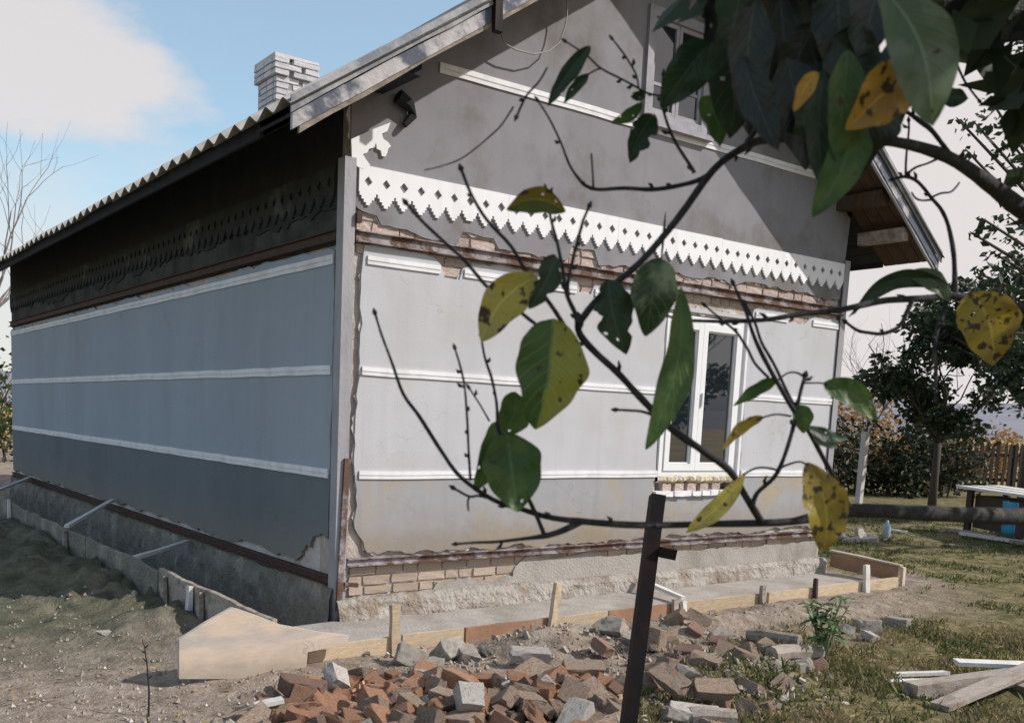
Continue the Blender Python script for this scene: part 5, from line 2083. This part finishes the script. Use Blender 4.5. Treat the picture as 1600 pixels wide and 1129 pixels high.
def bare_tree(base, h, label, seed, r=0.1, group=None):
    rn = random.Random(seed)
    t_ = empty('bare_tree', base)
    tag(t_, label, 'tree', group)
    mb = MB()
    mb.tube([(0, 0, -0.1), (0.05, 0, h * 0.2), (0.0, 0.05, h * 0.35)], [r * 1.2, r, r * 0.85], 7)
    mb.build('trunk', M['bark_grey'], t_)
    mb = MB()
    for k in range(4):
        a = k * 1.6 + rn.uniform(0, 0.8)
        limbs(rn, mb, (0.0, 0.05, h * rn.uniform(0.25, 0.35)), (math.cos(a) * 0.6, math.sin(a) * 0.6, 0.9), h * 0.33, r * 0.5, 3, 0.45)
    mb.build('crown', M['bark_grey'], t_)
    return t_


bare_tree(at_dist(-75, 760, 20), 7.2, 'bare tree with thin twigs rising behind the left end of the roof', 15, 0.10)
bare_tree(at_dist(1350, 750, 24), 4.6, 'thin bare tree behind the right corner of the house', 18, 0.05)
# strip of bushes past the far end of the long wall
for k, (u, d, w_, h, cm_, lab) in enumerate(((-8, 24, 0.9, 2.9, 'green', 'green bush past the far end of the long wall'), (-40, 27, 1.2, 2.6, 'autumn', 'brown bush past the far end of the long wall'))):
    bush(at_dist(u, 700, d), w_, 0.8, h, lab, cm_, 80 + k, 1200, 0.17)

# ------------------------------------------------------------------ foreground fruit tree
rnd = random.Random(3)
tree = empty('fruit_tree', pt(1990, 1000, 1.55).xy.to_3d() + Vector((0, 0, GZ)))
tag(tree, 'fruit tree whose dark twigs and last leaves hang in front of the house', 'tree')
tree_inv = Matrix.Translation(-tree.location)


def tpart(o):
    o.parent = tree
    o.matrix_parent_inverse = tree_inv
    return o


def smooth_path(nodes, sub_=4):
    """Catmull-Rom through nodes (vec, r)"""
    P = [n[0] for n in nodes]
    R_ = [n[1] for n in nodes]
    out, rr = [], []
    for i in range(len(P) - 1):
        p0, p1, p2, p3 = P[max(i - 1, 0)], P[i], P[i + 1], P[min(i + 2, len(P) - 1)]
        for k in range(sub_):
            f = k / sub_
            q = 0.5 * ((2 * p1) + (-p0 + p2) * f + (2 * p0 - 5 * p1 + 4 * p2 - p3) * f * f + (-p0 + 3 * p1 - 3 * p2 + p3) * f ** 3)
            out.append(q)
            rr.append(R_[i] + (R_[i + 1] - R_[i]) * f)
    out.append(P[-1])
    rr.append(R_[-1])
    return out, rr


def branch(nodes, name='branch', buds=True, n=8):
    """nodes: (u, v, depth, radius in photo pixels)"""
    nd = [(pt(u, v, d), r * d / FPX) for (u, v, d, r) in nodes]
    pts_, rr = smooth_path(nd)
    rr = [r * (1 + 0.13 * mnoise.noise(Vector((p.x * 90, p.y * 90, p.z * 90)))) for p, r in zip(pts_, rr)]
    mb = MB()
    mb.tube(pts_, rr, n)
    if buds:
        for i in range(3, len(pts_) - 1, 3):
            if rnd.random() < 0.42:
                d = (pts_[i + 1] - pts_[i]).normalized()
                s_ = d.cross(Vector((rnd.gauss(0, 1), rnd.gauss(0, 1), rnd.gauss(0, 1)))).normalized()
                ln = rr[i] + 0.002 + rnd.random() * 0.004
                mb.tube([pts_[i], pts_[i] + s_ * ln * 0.7 + d * ln * 0.4, pts_[i] + s_ * ln + d * ln * 0.9], [rr[i] * 0.7, max(0.0018, rr[i] * 0.45), 0.0006], 5)
        # end bud
        d = (pts_[-1] - pts_[-2]).normalized()
        mb.tube([pts_[-1], pts_[-1] + d * 0.003, pts_[-1] + d * 0.007], [rr[-1], rr[-1] * 1.5 + 0.0006, 0.0005], 6)
    return tpart(mb.build(name, M['bark'], smooth=True))


# trunk and great limbs outside the frame, their ends reaching in
tb0 = tree.location
trunk_pts = [tb0 + Vector((0, 0, -0.1)), tb0 + Vector((0.01, 0.0, 0.45)), pt(1940, 860, 1.5), pt(1900, 700, 1.5), pt(1880, 480, 1.52), pt(1890, 250, 1.5), pt(1860, -60, 1.48), pt(1800, -300, 1.4)]
p_, r_ = smooth_path([(q, r) for q, r in zip(trunk_pts, (0.085, 0.075, 0.07, 0.062, 0.055, 0.048, 0.036, 0.026))])
mb = MB()
mb.tube(p_, r_, 12)
tpart(mb.build('trunk', M['bark'], smooth=True))
branch([(1930, 840, 1.48, 24), (1750, 800, 1.25, 15), (1600, 806, 1.1, 14), (1480, 803, 1.02, 12.5), (1320, 797, .95, 10.5), (1240, 814, .92, 6.2), (1120, 818, .9, 5.6), (1000, 820, .88, 5.4), (920, 815, .87, 5.4),
        (860, 808, .86, 4.8), (815, 795, .86, 4.3), (770, 780, .85, 4), (720, 745, .84, 3.6), (690, 705, .84, 3.2), (655, 650, .83, 3.2), (630, 615, .83, 2.8), (612, 565, .83, 2.2), (597, 525, .83, 2), (587, 493, .83, 2)], 'limb')
branch([(1870, 470, 1.5, 30), (1700, 400, 1.28, 22), (1600, 330, 1.15, 14), (1540, 283, 1.08, 11.5), (1480, 245, 1.0, 9), (1400, 222, .95, 8), (1300, 215, .92, 7), (1200, 218, .9, 6.5), (1160, 232, .88, 6), (1115, 265, .86, 5.5),
        (1060, 340, .84, 5.5), (1000, 410, .83, 5.2), (940, 460, .82, 5.2), (908, 500, .815, 5.6)], 'limb')
branch([(1190, 815, .905, 5.5), (1165, 775, .89, 5.8), (1140, 735, .87, 6), (1100, 705, .85, 5.6), (1050, 670, .84, 5.6), (1000, 620, .83, 5.5), (965, 582, .825, 5.2), (930, 550, .82, 5.2), (906, 522, .815, 5.5), (903, 500, .812, 5)])
branch([(1880, 500, 1.5, 20), (1720, 505, 1.25, 12), (1599, 482, 1.1, 8), (1492, 463, 1.02, 6.5), (1452, 466, 1, 6), (1386, 469, .98, 5.2), (1341, 478, .96, 5), (1306, 485, .95, 4.6), (1253, 490, .93, 4.2), (1200, 499, .92, 3.8), (1140, 502, .91, 3.2), (1070, 500, .9, 2.4), (1045, 494, .9, 1.8)])
branch([(906, 815, .87, 5.5), (880, 828, .865, 5.2), (855, 836, .86, 4.6), (820, 841, .86, 3), (775, 846, .86, 2.3), (745, 847, .86, 2.2), (717, 849, .86, 2)], 'twig')
branch([(850, 834, .86, 3.6), (836, 800, .855, 3.4), (812, 750, .85, 3.2), (797, 705, .845, 3), (779, 672, .84, 2.8), (776, 630, .84, 2.4), (768, 590, .84, 2.2), (758, 560, .84, 2), (752, 528, .84, 1.8)], 'twig')
branch([(766, 778, .85, 2.6), (748, 774, .85, 2.2), (733, 775, .85, 2.2), (712, 764, .85, 2)], 'twig')
branch([(733, 775, .85, 2), (731, 785, .85, 1.8), (732, 798, .85, 1.4)], 'twig', False)
branch([(735, 750, .845, 2.2), (732, 700, .84, 2), (730, 655, .84, 2), (726, 605, .84, 1.8), (720, 575, .84, 1.8), (712, 548, .84, 1.6)], 'twig')
branch([(765, 658, .84, 1.6), (750, 632, .84, 1.4), (735, 609, .84, 1.4)], 'twig')
branch([(903, 543, .815, 4.6), (891, 527, .815, 4), (849, 514, .81, 3), (806, 482, .81, 3), (766, 453, .81, 2.8), (727, 408, .8, 2.8), (703, 386, .8, 2.6), (662, 348, .8, 2.6), (637, 320, .8, 2.4)], 'twig')
branch([(900, 540, .812, 4), (870, 490, .805, 3.6), (845, 455, .80, 3.2), (820, 421, .8, 3), (798, 384, .795, 2.8), (761, 344, .79, 2.6), (737, 305, .79, 2.6), (722, 268, .79, 2.6)], 'twig')
branch([(903, 505, .81, 5), (899, 490, .808, 4.2), (886, 461, .80, 3.6), (881, 432, .8, 3.2), (872, 385, .795, 2.8), (864, 355, .79, 2.4), (857, 325, .79, 2.2), (853, 300, .79, 1.6)], 'twig')
branch([(888, 462, .80, 3), (888, 440, .8, 2.8), (897, 397, .8, 2.6), (910, 349, .8, 2.4), (913, 340, .8, 2.2), (919, 326, .8, 2.2)], 'twig')
branch([(1030, 652, .835, 3), (1005, 643, .83, 2.4), (985, 641, .83, 2.2), (967, 640, .83, 2)], 'twig')
branch([(1176, 790, .89, 4), (1183, 770, .885, 3.6), (1208, 747, .88, 3.6), (1222, 722, .87, 3.4), (1236, 680, .87, 3.4), (1243, 650, .87, 3.6), (1250, 615, .87, 3), (1257, 590, .87, 3)], 'twig')
branch([(1330, 798, .95, 4.2), (1318, 772, .93, 4), (1290, 722, .9, 4), (1262, 670, .88, 4), (1243, 645, .87, 4), (1215, 598, .86, 3.6), (1190, 552, .86, 3.4), (1176, 520, .86, 3), (1165, 485, .86, 2.8), (1156, 466, .86, 2.4), (1147, 446, .86, 2)], 'twig')
branch([(1262, 668, .88, 2.6), (1235, 622, .87, 2.5), (1210, 570, .865, 2.4), (1190, 535, .86, 2.3), (1180, 505, .86, 2.2), (1166, 478, .86, 2)], 'twig')
branch([(1201, 590, .86, 2.4), (1180, 568, .86, 2.2), (1168, 545, .86, 2.2), (1150, 518, .86, 2), (1128, 500, .86, 1.8), (1105, 480, .86, 1.6)], 'twig')
branch([(1258, 590, .87, 2), (1245, 582, .87, 1.6), (1230, 583, .87, 1.5), (1215, 594, .87, 1.5)], 'petiole', False)
branch([(1258, 598, .87, 1.8), (1270, 598, .87, 1.5), (1282, 598, .87, 1.5), (1293, 601, .87, 1.5)], 'petiole', False)
branch([(1236, 650, .87, 1.8), (1215, 647, .87, 1.5), (1198, 650, .87, 1.5), (1182, 656, .87, 1.5)], 'petiole', False)
branch([(1215, 734, .875, 2), (1195, 730, .875, 1.7), (1178, 732, .875, 1.6), (1160, 742, .875, 1.6)], 'petiole', False)
branch([(1220, 730, .875, 2), (1235, 724, .875, 1.7), (1250, 721, .875, 1.6), (1262, 726, .875, 1.6)], 'petiole', False)
branch([(1425, 470, .99, 4.2), (1416, 490, .985, 3.6), (1405, 510, .98, 3.2), (1380, 521, .98, 3), (1360, 520, .98, 3), (1340, 516, .98, 2.6), (1324, 505, .98, 2.2)], 'twig')
branch([(1480, 468, 1.01, 4), (1472, 495, 1.01, 3.5), (1463, 520, 1.0, 3.4), (1460, 545, 1, 3), (1462, 580, 1, 2.6), (1462, 620, 1, 2)], 'twig')
branch([(1492, 463, 1.02, 4.6), (1492, 442, 1.02, 4), (1490, 396, 1.02, 3.6), (1482, 354, 1.02, 3.2), (1471, 328, 1.02, 2.8), (1456, 310, 1.02, 2.6), (1440, 290, 1.02, 2.4), (1428, 280, 1.02, 2.6), (1414, 276, 1.02, 2.8), (1398, 279, 1.02, 2)], 'twig')
branch([(1456, 308, 1.02, 2), (1470, 302, 1.02, 1.7), (1485, 300, 1.02, 1.6), (1494, 292, 1.02, 1.5), (1499, 285, 1.02, 1.4)], 'twig', False)
branch([(1415, 274, 1.02, 2.2), (1430, 262, 1.01, 1.8), (1450, 255, 1.0, 1.8), (1465, 248, 1.0, 2)], 'twig', False)
branch([(1456, 312, 1.02, 2), (1440, 313, 1.02, 1.6), (1430, 309, 1.02, 1.5), (1424, 300, 1.02, 1.3)], 'twig', False)
branch([(1415, 272, 1.02, 2), (1416, 245, 1.02, 1.8), (1420, 205, 1.02, 1.7), (1420, 192, 1.02, 1.6)], 'twig')
branch([(1485, 242, 1.0, 4), (1470, 222, .99, 3.5), (1455, 203, .98, 4), (1440, 192, .98, 3.4), (1422, 178, .98, 3), (1408, 171, .98, 2.4)], 'twig')
branch([(1860, -40, 1.48, 14), (1700, -10, 1.25, 10), (1600, 12, 1.12, 8), (1530, 43, 1.05, 6), (1495, 65, 1.03, 5), (1463, 77, 1.02, 3.6)])
branch([(1524, 50, 1.05, 3.6), (1505, 75, 1.05, 3.2), (1490, 95, 1.05, 3.2), (1476, 110, 1.05, 2.4)], 'twig', False)
branch([(1484, 72, 1.03, 2.2), (1494, 98, 1.03, 2), (1508, 128, 1.03, 1.8), (1528, 155, 1.03, 1.6)], 'twig')
branch([(1463, 70, 1.02, 2.6), (1474, 45, 1.03, 2.5), (1485, 25, 1.03, 2.4), (1510, 12, 1.04, 2.6), (1560, 5, 1.08, 4)], 'twig', False)
branch([(1120, 262, .86, 4.5), (1095, 280, .86, 4), (1060, 290, .86, 3.6), (1020, 296, .86, 3.4), (975, 294, .855, 3), (935, 296, .85, 2.8), (915, 290, .85, 2.6), (905, 280, .85, 2.4), (890, 258, .85, 1.9), (876, 222, .85, 1.7), (858, 185, .85, 1.5), (842, 160, .85, 1.2)], 'twig')
branch([(927, 293, .85, 1.8), (926, 270, .85, 1.6), (924, 240, .85, 1.5)], 'twig', False)
branch([(855, 106, .85, 1.4), (842, 128, .85, 1.7), (823, 149, .85, 1.9), (809, 178, .85, 2)], 'twig')
branch([(802, 167, .85, 1.8), (786, 192, .85, 1.5), (770, 209, .85, 1.4), (727, 244, .85, 1.2), (695, 258, .85, 1), (663, 266, .85, .9)], 'twig', False)
branch([(1085, 270, .86, 3), (1078, 258, .86, 2.8), (1053, 218, .86, 2.4), (1038, 178, .86, 2.2), (1034, 150, .86, 2), (1036, 120, .86, 1.6)], 'twig')
branch([(1034, 150, .86, 1.7), (1012, 146, .86, 1.7), (994, 136, .86, 1.7), (972, 124, .86, 1.6), (939, 107, .86, 1.6), (917, 87, .86, 1.4), (887, 67, .86, 1.2)], 'twig')
branch([(998, 138, .86, 1.6), (994, 117, .86, 1.5), (981, 94, .86, 1.4), (970, 78, .86, 1.4), (959, 64, .86, 1.2)], 'twig')
branch([(939, 107, .86, 1.5), (930, 110, .86, 1.4), (918, 117, .86, 1.3)], 'petiole', False)
branch([(1600, 900, 1.1, 2), (1598, 902, 1.1, 1)], 'twig', False)
branch([(1195, 185, .9, 3), (1180, 205, .9, 4), (1168, 222, .89, 5)], 'twig', False)


def leaf(u0, v0, u1, v1, wpx, d, key, bend=(0, 0), tilt=0.3, droop=0.0, rag_=0.04, d1=None, fold=0.18, sharp=0.8, name='leaf', label=None, seed=None):
    """leaf blade from base pixel to tip pixel with real length, fold and bend; bend = sideways bow in px"""
    rl = random.Random(seed if seed is not None else int(u0 * 7 + v0 * 13 + u1))
    d1 = d1 or d
    A, B = pt(u0, v0, d), pt(u1, v1, d1)
    ax = B - A
    ln = ax.length
    ax.normalize()
    view = ((A + B) / 2 - CAM_LOC).normalized()
    sd_ = ax.cross(view).normalized()
    nm = sd_.cross(ax).normalized()
    wid = wpx * (d + d1) / 2 / FPX
    # turn the blade about its axis, keeping the seen width
    sd2 = (sd_ * math.cos(tilt) + nm * math.sin(tilt))
    nm2 = sd2.cross(ax).normalized()
    wid = wid / max(0.35, math.cos(tilt))
    nl, nw = 26, 12
    curl = rl.uniform(-0.15, 0.45)
    vv, uv = [], []
    pxm = (d + d1) / 2 / FPX
    ph_ = rl.uniform(0, 50)
    edge = [[1 + mnoise.noise(Vector((i / nl * 5 + ph_, sk * 9, 0))) * min(rag_, 0.1) * 2.2 for i in range(nl + 1)] for sk in range(2)]
    if rag_ > 0.08:
        for sdk in (0, 1):
            for q in range(rl.choice((1, 2))):
                c_ = rl.randint(5, nl - 5)
                for kk, dv in ((-2, 0.9), (-1, 0.74), (0, 0.58), (1, 0.7), (2, 0.92)):
                    edge[sdk][c_ + kk] *= dv + rl.uniform(-0.08, 0.08)
    for i in range(nl + 1):
        f = i / nl
        prof = (math.sin(math.pi * f ** sharp)) ** 0.72 if 0 < f < 1 else 0.0
        prof = max(prof, 0.03)
        bow = math.sin(math.pi * f)
        c_ = A + ax * (ln * f) + sd_ * (bend[0] * pxm * bow) + nm2 * (bend[1] * pxm * bow) - Vector((0, 0, 1)) * droop * ln * f * f
        for j in range(nw + 1):
            g = j / nw * 2 - 1
            e_ = edge[0][i] if g < 0 else edge[1][i]
            off = g * wid / 2 * prof * (1 + (e_ - 1) * max(0.0, (abs(g) - 0.3) / 0.7))
            lift = abs(g) ** 1.3 * wid * fold * prof * (0.7 + 0.6 * mnoise.noise(Vector((f * 2 + ph_, g, 1)))) + wid * 0.05 * math.sin(f * 15 + g * 2 + ph_) * abs(g) ** 1.5 - wid * curl * f ** 3
            vv.append(c_ + sd2 * off - nm2 * lift)
            uv.append((f, (g + 1) / 2))
    fs = []
    for i in range(nl):
        for j in range(nw):
            a = i * (nw + 1) + j
            fs.append((a, a + 1, a + nw + 2, a + nw + 1))
    # bitten holes
    holes = rl.sample(range(len(fs)), rl.choice((0, 1, 1, 2))) if rag_ >= 0.04 else []
    me = bpy.data.meshes.new(name)
    keep = [f for k, f in enumerate(fs) if k not in holes]
    me.from_pydata([tuple(v) for v in vv], [], keep)
    ul = me.uv_layers.new(name='UVMap')
    for lp in me.loops:
        ul.data[lp.index].uv = uv[lp.vertex_index]
    me.polygons.foreach_set('use_smooth', [True] * len(me.polygons))
    me.materials.append(LM[key])
    o = tpart(obj(name, me))
    if label:
        o['label'] = label
    return o


leaf(862, 498, 843, 668, 108, .80, 'split', (6, 0), 0.25, seed=5, rag_=0.07, label='large leaf half green and half yellow')
leaf(838, 430, 752, 534, 66, .79, 'yellow', (-14, 6), 0.2, rag_=0.05, label='yellow leaf with brown blotches')
leaf(884, 330, 792, 330, 40, .78, 'olive', (-18, 0), 0.2, rag_=0.05, sharp=0.95, label='brown and green leaf lying across the lace trim')
leaf(868, 398, 828, 482, 42, .79, 'dark', (4, 0), 0.3, rag_=0.14)
leaf(950, 436, 985, 548, 62, .81, 'dark', (-8, 0), 0.3, rag_=0.16)
leaf(1028, 403, 1016, 520, 70, .80, 'tip', (-4, -10), 0.25, rag_=0.03, sharp=0.85, label='dark leaf with a pale end')
leaf(1064, 446, 1008, 702, 50, .80, 'green', (20, 0), 0.35, rag_=0.03, sharp=1.1)
leaf(792, 676, 808, 800, 92, .835, 'green', (0, 0), 0.2, rag_=0.06)
leaf(776, 658, 745, 768, 40, .84, 'green', (6, 0), 0.3, rag_=0.05)
leaf(806, 612, 782, 688, 50, .842, 'green', (8, 0), 0.25, rag_=0.05)
leaf(1216, 592, 1147, 634, 20, .87, 'green', (-5, 0), 0.6, rag_=0.03)
leaf(1286, 598, 1371, 656, 40, .87, 'green', (12, 4), 0.3, rag_=0.03)
leaf(1248, 632, 1258, 676, 30, .868, 'green', (2, 0), 0.2)
leaf(1262, 668, 1328, 683, 20, .868, 'dark', (-6, 0), 0.5)
leaf(1268, 676, 1308, 700, 20, .87, 'pale', (0, 0), 0.3)
leaf(1192, 650, 1128, 702, 18, .87, 'mustard', (-8, 0), 0.5)
leaf(1166, 738, 1073, 832, 30, .875, 'yellow', (6, 0), 0.3, sharp=1.1, label='narrow yellow leaf crossing the lower limb')
leaf(1262, 722, 1288, 864, 64, .875, 'mustard', (14, 0), 0.3, rag_=0.06, sharp=0.95, label='long hanging mustard leaf with brown edges')
leaf(1520, 456, 1552, 570, 84, 1.0, 'mustard', (10, 0), 0.15, rag_=0.04, sharp=0.75, label='broad yellow leaf with dark spots at the right')
leaf(1482, 446, 1328, 496, 28, 1.0, 'dark', (-34, 0), 0.4, rag_=0.02, label='arched dark leaf before the right eave')
leaf(1420, 425, 1490, 470, 30, 1.0, 'pale', (8, 0), 0.3, rag_=0.02)
leaf(1368, -30, 1462, 190, 92, .64, 'pale', (22, 0), 0.25, rag_=0.03, sharp=1.2, label='large grey green leaf hanging at the top right')
leaf(1326, 78, 1318, 250, 52, .68, 'green', (-4, 0), 0.5)
leaf(1335, 170, 1274, 334, 64, .69, 'green', (14, 0), 0.2, rag_=0.06)
leaf(1436, 112, 1340, 196, 84, .66, 'orange', (-10, 0), 0.2, rag_=0.07, label='orange yellow leaf among the dark leaves')
leaf(1276, 112, 1244, 172, 26, .67, 'orange', (-4, 0), 0.3, label='small orange leaf among the dark leaves')
leaf(1468, 154, 1514, 152, 28, .98, 'dark', (0, 0), 0.2)
leaf(922, 72, 856, 166, 26, .85, 'dark', (-4, 0), 0.3, rag_=0.08)
leaf(920, 116, 882, 162, 17, .85, 'dark', (-4, 0), 0.4)
leaf(1004, 162, 954, 192, 20, .85, 'green', (4, 0), 0.3)
leaf(1022, 178, 990, 250, 42, .85, 'dark', (-6, 0), 0.3, rag_=0.2)
leaf(1008, 150, 985, 150, 14, .85, 'dark')
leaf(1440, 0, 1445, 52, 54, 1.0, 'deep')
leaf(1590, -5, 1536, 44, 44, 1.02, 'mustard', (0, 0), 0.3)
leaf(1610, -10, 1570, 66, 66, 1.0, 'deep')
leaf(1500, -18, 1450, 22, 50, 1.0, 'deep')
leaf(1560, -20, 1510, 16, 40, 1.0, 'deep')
leaf(1040, 330, 1032, 420, 4, .9, 'dark')
# the dense dark knot of leaves at the top
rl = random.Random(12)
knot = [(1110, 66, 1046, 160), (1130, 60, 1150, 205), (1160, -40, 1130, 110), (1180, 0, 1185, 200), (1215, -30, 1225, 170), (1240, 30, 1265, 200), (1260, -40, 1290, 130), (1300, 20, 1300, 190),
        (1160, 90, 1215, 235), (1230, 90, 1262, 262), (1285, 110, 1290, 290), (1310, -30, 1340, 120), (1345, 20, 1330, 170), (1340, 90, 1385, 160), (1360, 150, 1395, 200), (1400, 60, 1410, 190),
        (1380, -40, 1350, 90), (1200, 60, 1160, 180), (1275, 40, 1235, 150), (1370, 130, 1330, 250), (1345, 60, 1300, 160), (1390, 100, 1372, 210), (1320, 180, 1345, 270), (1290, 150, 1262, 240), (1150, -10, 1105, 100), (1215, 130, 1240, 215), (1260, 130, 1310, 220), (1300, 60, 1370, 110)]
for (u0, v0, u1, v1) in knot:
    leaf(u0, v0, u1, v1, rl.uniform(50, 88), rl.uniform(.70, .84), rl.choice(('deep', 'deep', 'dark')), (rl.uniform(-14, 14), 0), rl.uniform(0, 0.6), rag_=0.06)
leaf(1098, 150, 1130, 222, 42, .8, 'green', (6, 0), 0.4)
# the rest of the crown above and to the right of the frame, plus leaf clumps added sunward to shade these leaves
rest = MB()
rn = random.Random(66)
blb = []
for (u, v, d, s) in ((1150, -140, .8, .09), (1280, -130, .8, .1), (1400, -150, .85, .1), (1520, -130, .95, .12), (1650, -180, 1.1, .18), (1780, -60, 1.25, .2), (1250, -260, .9, .14), (1420, -300, 1.0, .18), (1650, -380, 1.2, .25),
                     (1880, -260, 1.4, .3), (2000, 0, 1.45, .3), (1750, 160, 1.15, .14), (1900, 250, 1.35, .22), (1330, -60, .82, .07), (1220, -70, .82, .06), (1700, 20, 1.15, .14), (1560, -60, 1.0, .07)):
    q = pt(u, v, d)
    blb.append((tuple(q), (s, s, s)))
for (u, v, d) in ((1180, 90, .78), (1290, 110, .78), (1120, 60, .78), (1360, 60, .78), (1230, 30, .78), (1300, 200, .8)):  # unseen clumps added along the sun direction to shade the knot
    for q_ in (0.42, 0.62, 0.85):
        q = pt(u, v, d) + SUN_TO * q_
        blb.append((tuple(q), (0.09 + 0.05 * q_, 0.09 + 0.05 * q_, 0.10 + 0.05 * q_)))
for (u, v, d) in ((1420, 100, .8), (1500, 250, 1.0), (1580, 310, 1.1), (1400, 215, .95), (1480, 800, 1.0), (1380, 800, .97)):  # more added clumps, shading the limbs and outer leaves
    q = pt(u, v, d) + SUN_TO * 0.5
    blb.append((tuple(q), (0.13, 0.13, 0.13)))
lc = leaf_cloud(rn, blb, 4200, 0.075)
o = tpart(lc.build('crown', CM['dark']))
for (u, v, d) in ((1280, -130, .8), (1520, -130, .95), (1250, -260, .9), (1650, -380, 1.2)):
    branch([(1850, -100, 1.46, 12), ((u + 1850) / 2, (v - 100) / 2 - 30, (d + 1.46) / 2, 8), (u, v, d, 4)], 'branch', False)

# ------------------------------------------------------------------ weeds, grass, fallen leaves
wp = on_z(1285, 1040, GZ)
wp.z = gz(wp.x, wp.y)
weed = empty('leafy_weed', wp)
tag(weed, 'bushy green weed with broad leaves growing among the stones right of the post', 'weed')
rn = random.Random(4)
for k in range(13):
    a = rn.uniform(0, 6.28)
    mb = MB()
    tip = Vector((math.cos(a) * rn.uniform(0.05, 0.2), math.sin(a) * rn.uniform(0.05, 0.2), rn.uniform(0.22, 0.42)))
    mb.tube([(0, 0, -0.02), tip * 0.5 + Vector((0, 0, 0.05)), tip], [0.005, 0.004, 0.002], 5)
    st_o = mb.build('stem', CM['weed'], weed)
    mb = MB()
    for q in range(9):
        f = rn.uniform(0.25, 1.0)
        p = tip * f + Vector((0, 0, 0.05 * math.sin(f * 3.1)))
        b_a = rn.uniform(0, 6.28)
        ax = Vector((math.cos(b_a), math.sin(b_a), rn.uniform(-0.3, 0.5))).normalized()
        sd_ = ax.cross(Vector((0, 0, 1))).normalized()
        s = rn.uniform(0.05, 0.11)
        mb.add([p, p + ax * s * 0.35 + sd_ * s * 0.26 + Vector((0, 0, .01)), p + ax * s * 0.75 + sd_ * s * 0.2, p + ax * s - Vector((0, 0, s * 0.25)), p + ax * s * 0.75 - sd_ * s * 0.2, p + ax * s * 0.35 - sd_ * s * 0.26 + Vector((0, 0, .01)), p + ax * s * 0.5],
               [(0, 1, 6), (1, 2, 6), (2, 3, 6), (3, 4, 6), (4, 5, 6), (5, 0, 6)])
    mb.build('leaves', CM['weed'], st_o)


def blades(name, n_, region, hgt, cm, seed, label, wmin=0.2, wd=0.0045):
    rn = random.Random(seed)
    mb = MB()
    tries_ = 0
    made = 0
    while made < n_ and tries_ < n_ * 12:
        tries_ += 1
        x, y = region(rn)
        g = grassw(x, y)
        nn = 0.32 + 1.5 * mnoise.noise(Vector((x * 1.7, y * 1.7, seed)))
        if rn.random() > g * nn or g < wmin:
            continue
        if (-0.98 < x < W + 0.1 and YF - 0.06 < y):
            continue
        z = gz(x, y)
        for q in range(3):
            xx, yy = x + rn.gauss(0, 0.015), y + rn.gauss(0, 0.015)
            a = rn.uniform(0, 6.28)
            h = hgt * rn.uniform(0.3, 1.1) * (0.55 + 1.3 * max(0.0, 0.5 + mnoise.noise(Vector((x * 4, y * 4, 2)))) + (1.2 if rn.random() < 0.03 else 0))
            ln = h * rn.uniform(0.2, 0.9)
            w_ = wd * rn.uniform(0.7, 1.5)
            c_, s = math.cos(a), math.sin(a)
            mb.add([(xx - s * w_, yy + c_ * w_, z - 0.005), (xx + s * w_, yy - c_ * w_, z - 0.005), (xx + c_ * ln * 0.4 + s * w_ * .8, yy + s * ln * 0.4 - c_ * w_ * .8, z + h * 0.65), (xx + c_ * ln, yy + s * ln, z + h)],
                   [(0, 1, 2), (0, 2, 3)])
        made += 1
    o = mb.build(name, CM[cm])
    tag(o, label, 'grass', kind='stuff')
    return o


def near_region(rn):
    d = 2.6 + 5.5 * rn.random() ** 1.4
    u = rn.uniform(900, 1680)
    r = ray(u, 900)
    r.z = 0
    p = CAM_LOC + r.normalized() * d * 1.08
    return p.x, p.y


def left_region(rn):
    u, v = rn.uniform(-60, 420), rn.uniform(1040, 1180)
    p = on_z(u, v, GZ)
    return p.x, p.y


def far_region(rn):
    return rn.uniform(5.4, 16), rn.uniform(-4.5, 4.0)


blades('grass', 6000, near_region, 0.036, 'grass', 11, 'short green grass growing in the yard at the lower right')
blades('dry_grass', 11000, near_region, 0.034, 'dry', 12, 'dry straw coloured grass among the green at the lower right')
blades('grass', 12000, far_region, 0.032, 'grass', 13, 'shaded lawn grass right of the house', wd=0.006)
blades('grass', 1500, left_region, 0.04, 'grass', 14, 'sparse grass at the lower left of the yard', wmin=0.05)

mb = MB()
rn = random.Random(90)
for k in range(2000):
    if rn.random() < 0.93:
        x, y = near_region(rn)
    else:
        x, y = left_region(rn)
    if (-1.0 < x < W + 0.1 and YF - 0.06 < y):
        continue
    z = gz(x, y) + 0.012
    a = rn.uniform(0, 6.28)
    ax, sd_ = Vector((math.cos(a), math.sin(a), rn.uniform(-0.3, 0.3))), Vector((-math.sin(a), math.cos(a), rn.uniform(-0.4, 0.4)))
    s = rn.uniform(0.015, 0.045)
    p = Vector((x, y, z))
    mb.add([p, p + ax * s * 0.5 + sd_ * s * 0.3, p + ax * s, p + ax * s * 0.5 - sd_ * s * 0.3], [(0, 1, 2), (0, 2, 3)])
o = mb.build('fallen_leaves', CM['litter'])
tag(o, 'dry fallen leaves and straw scattered over the ground', 'leaf litter', kind='stuff')
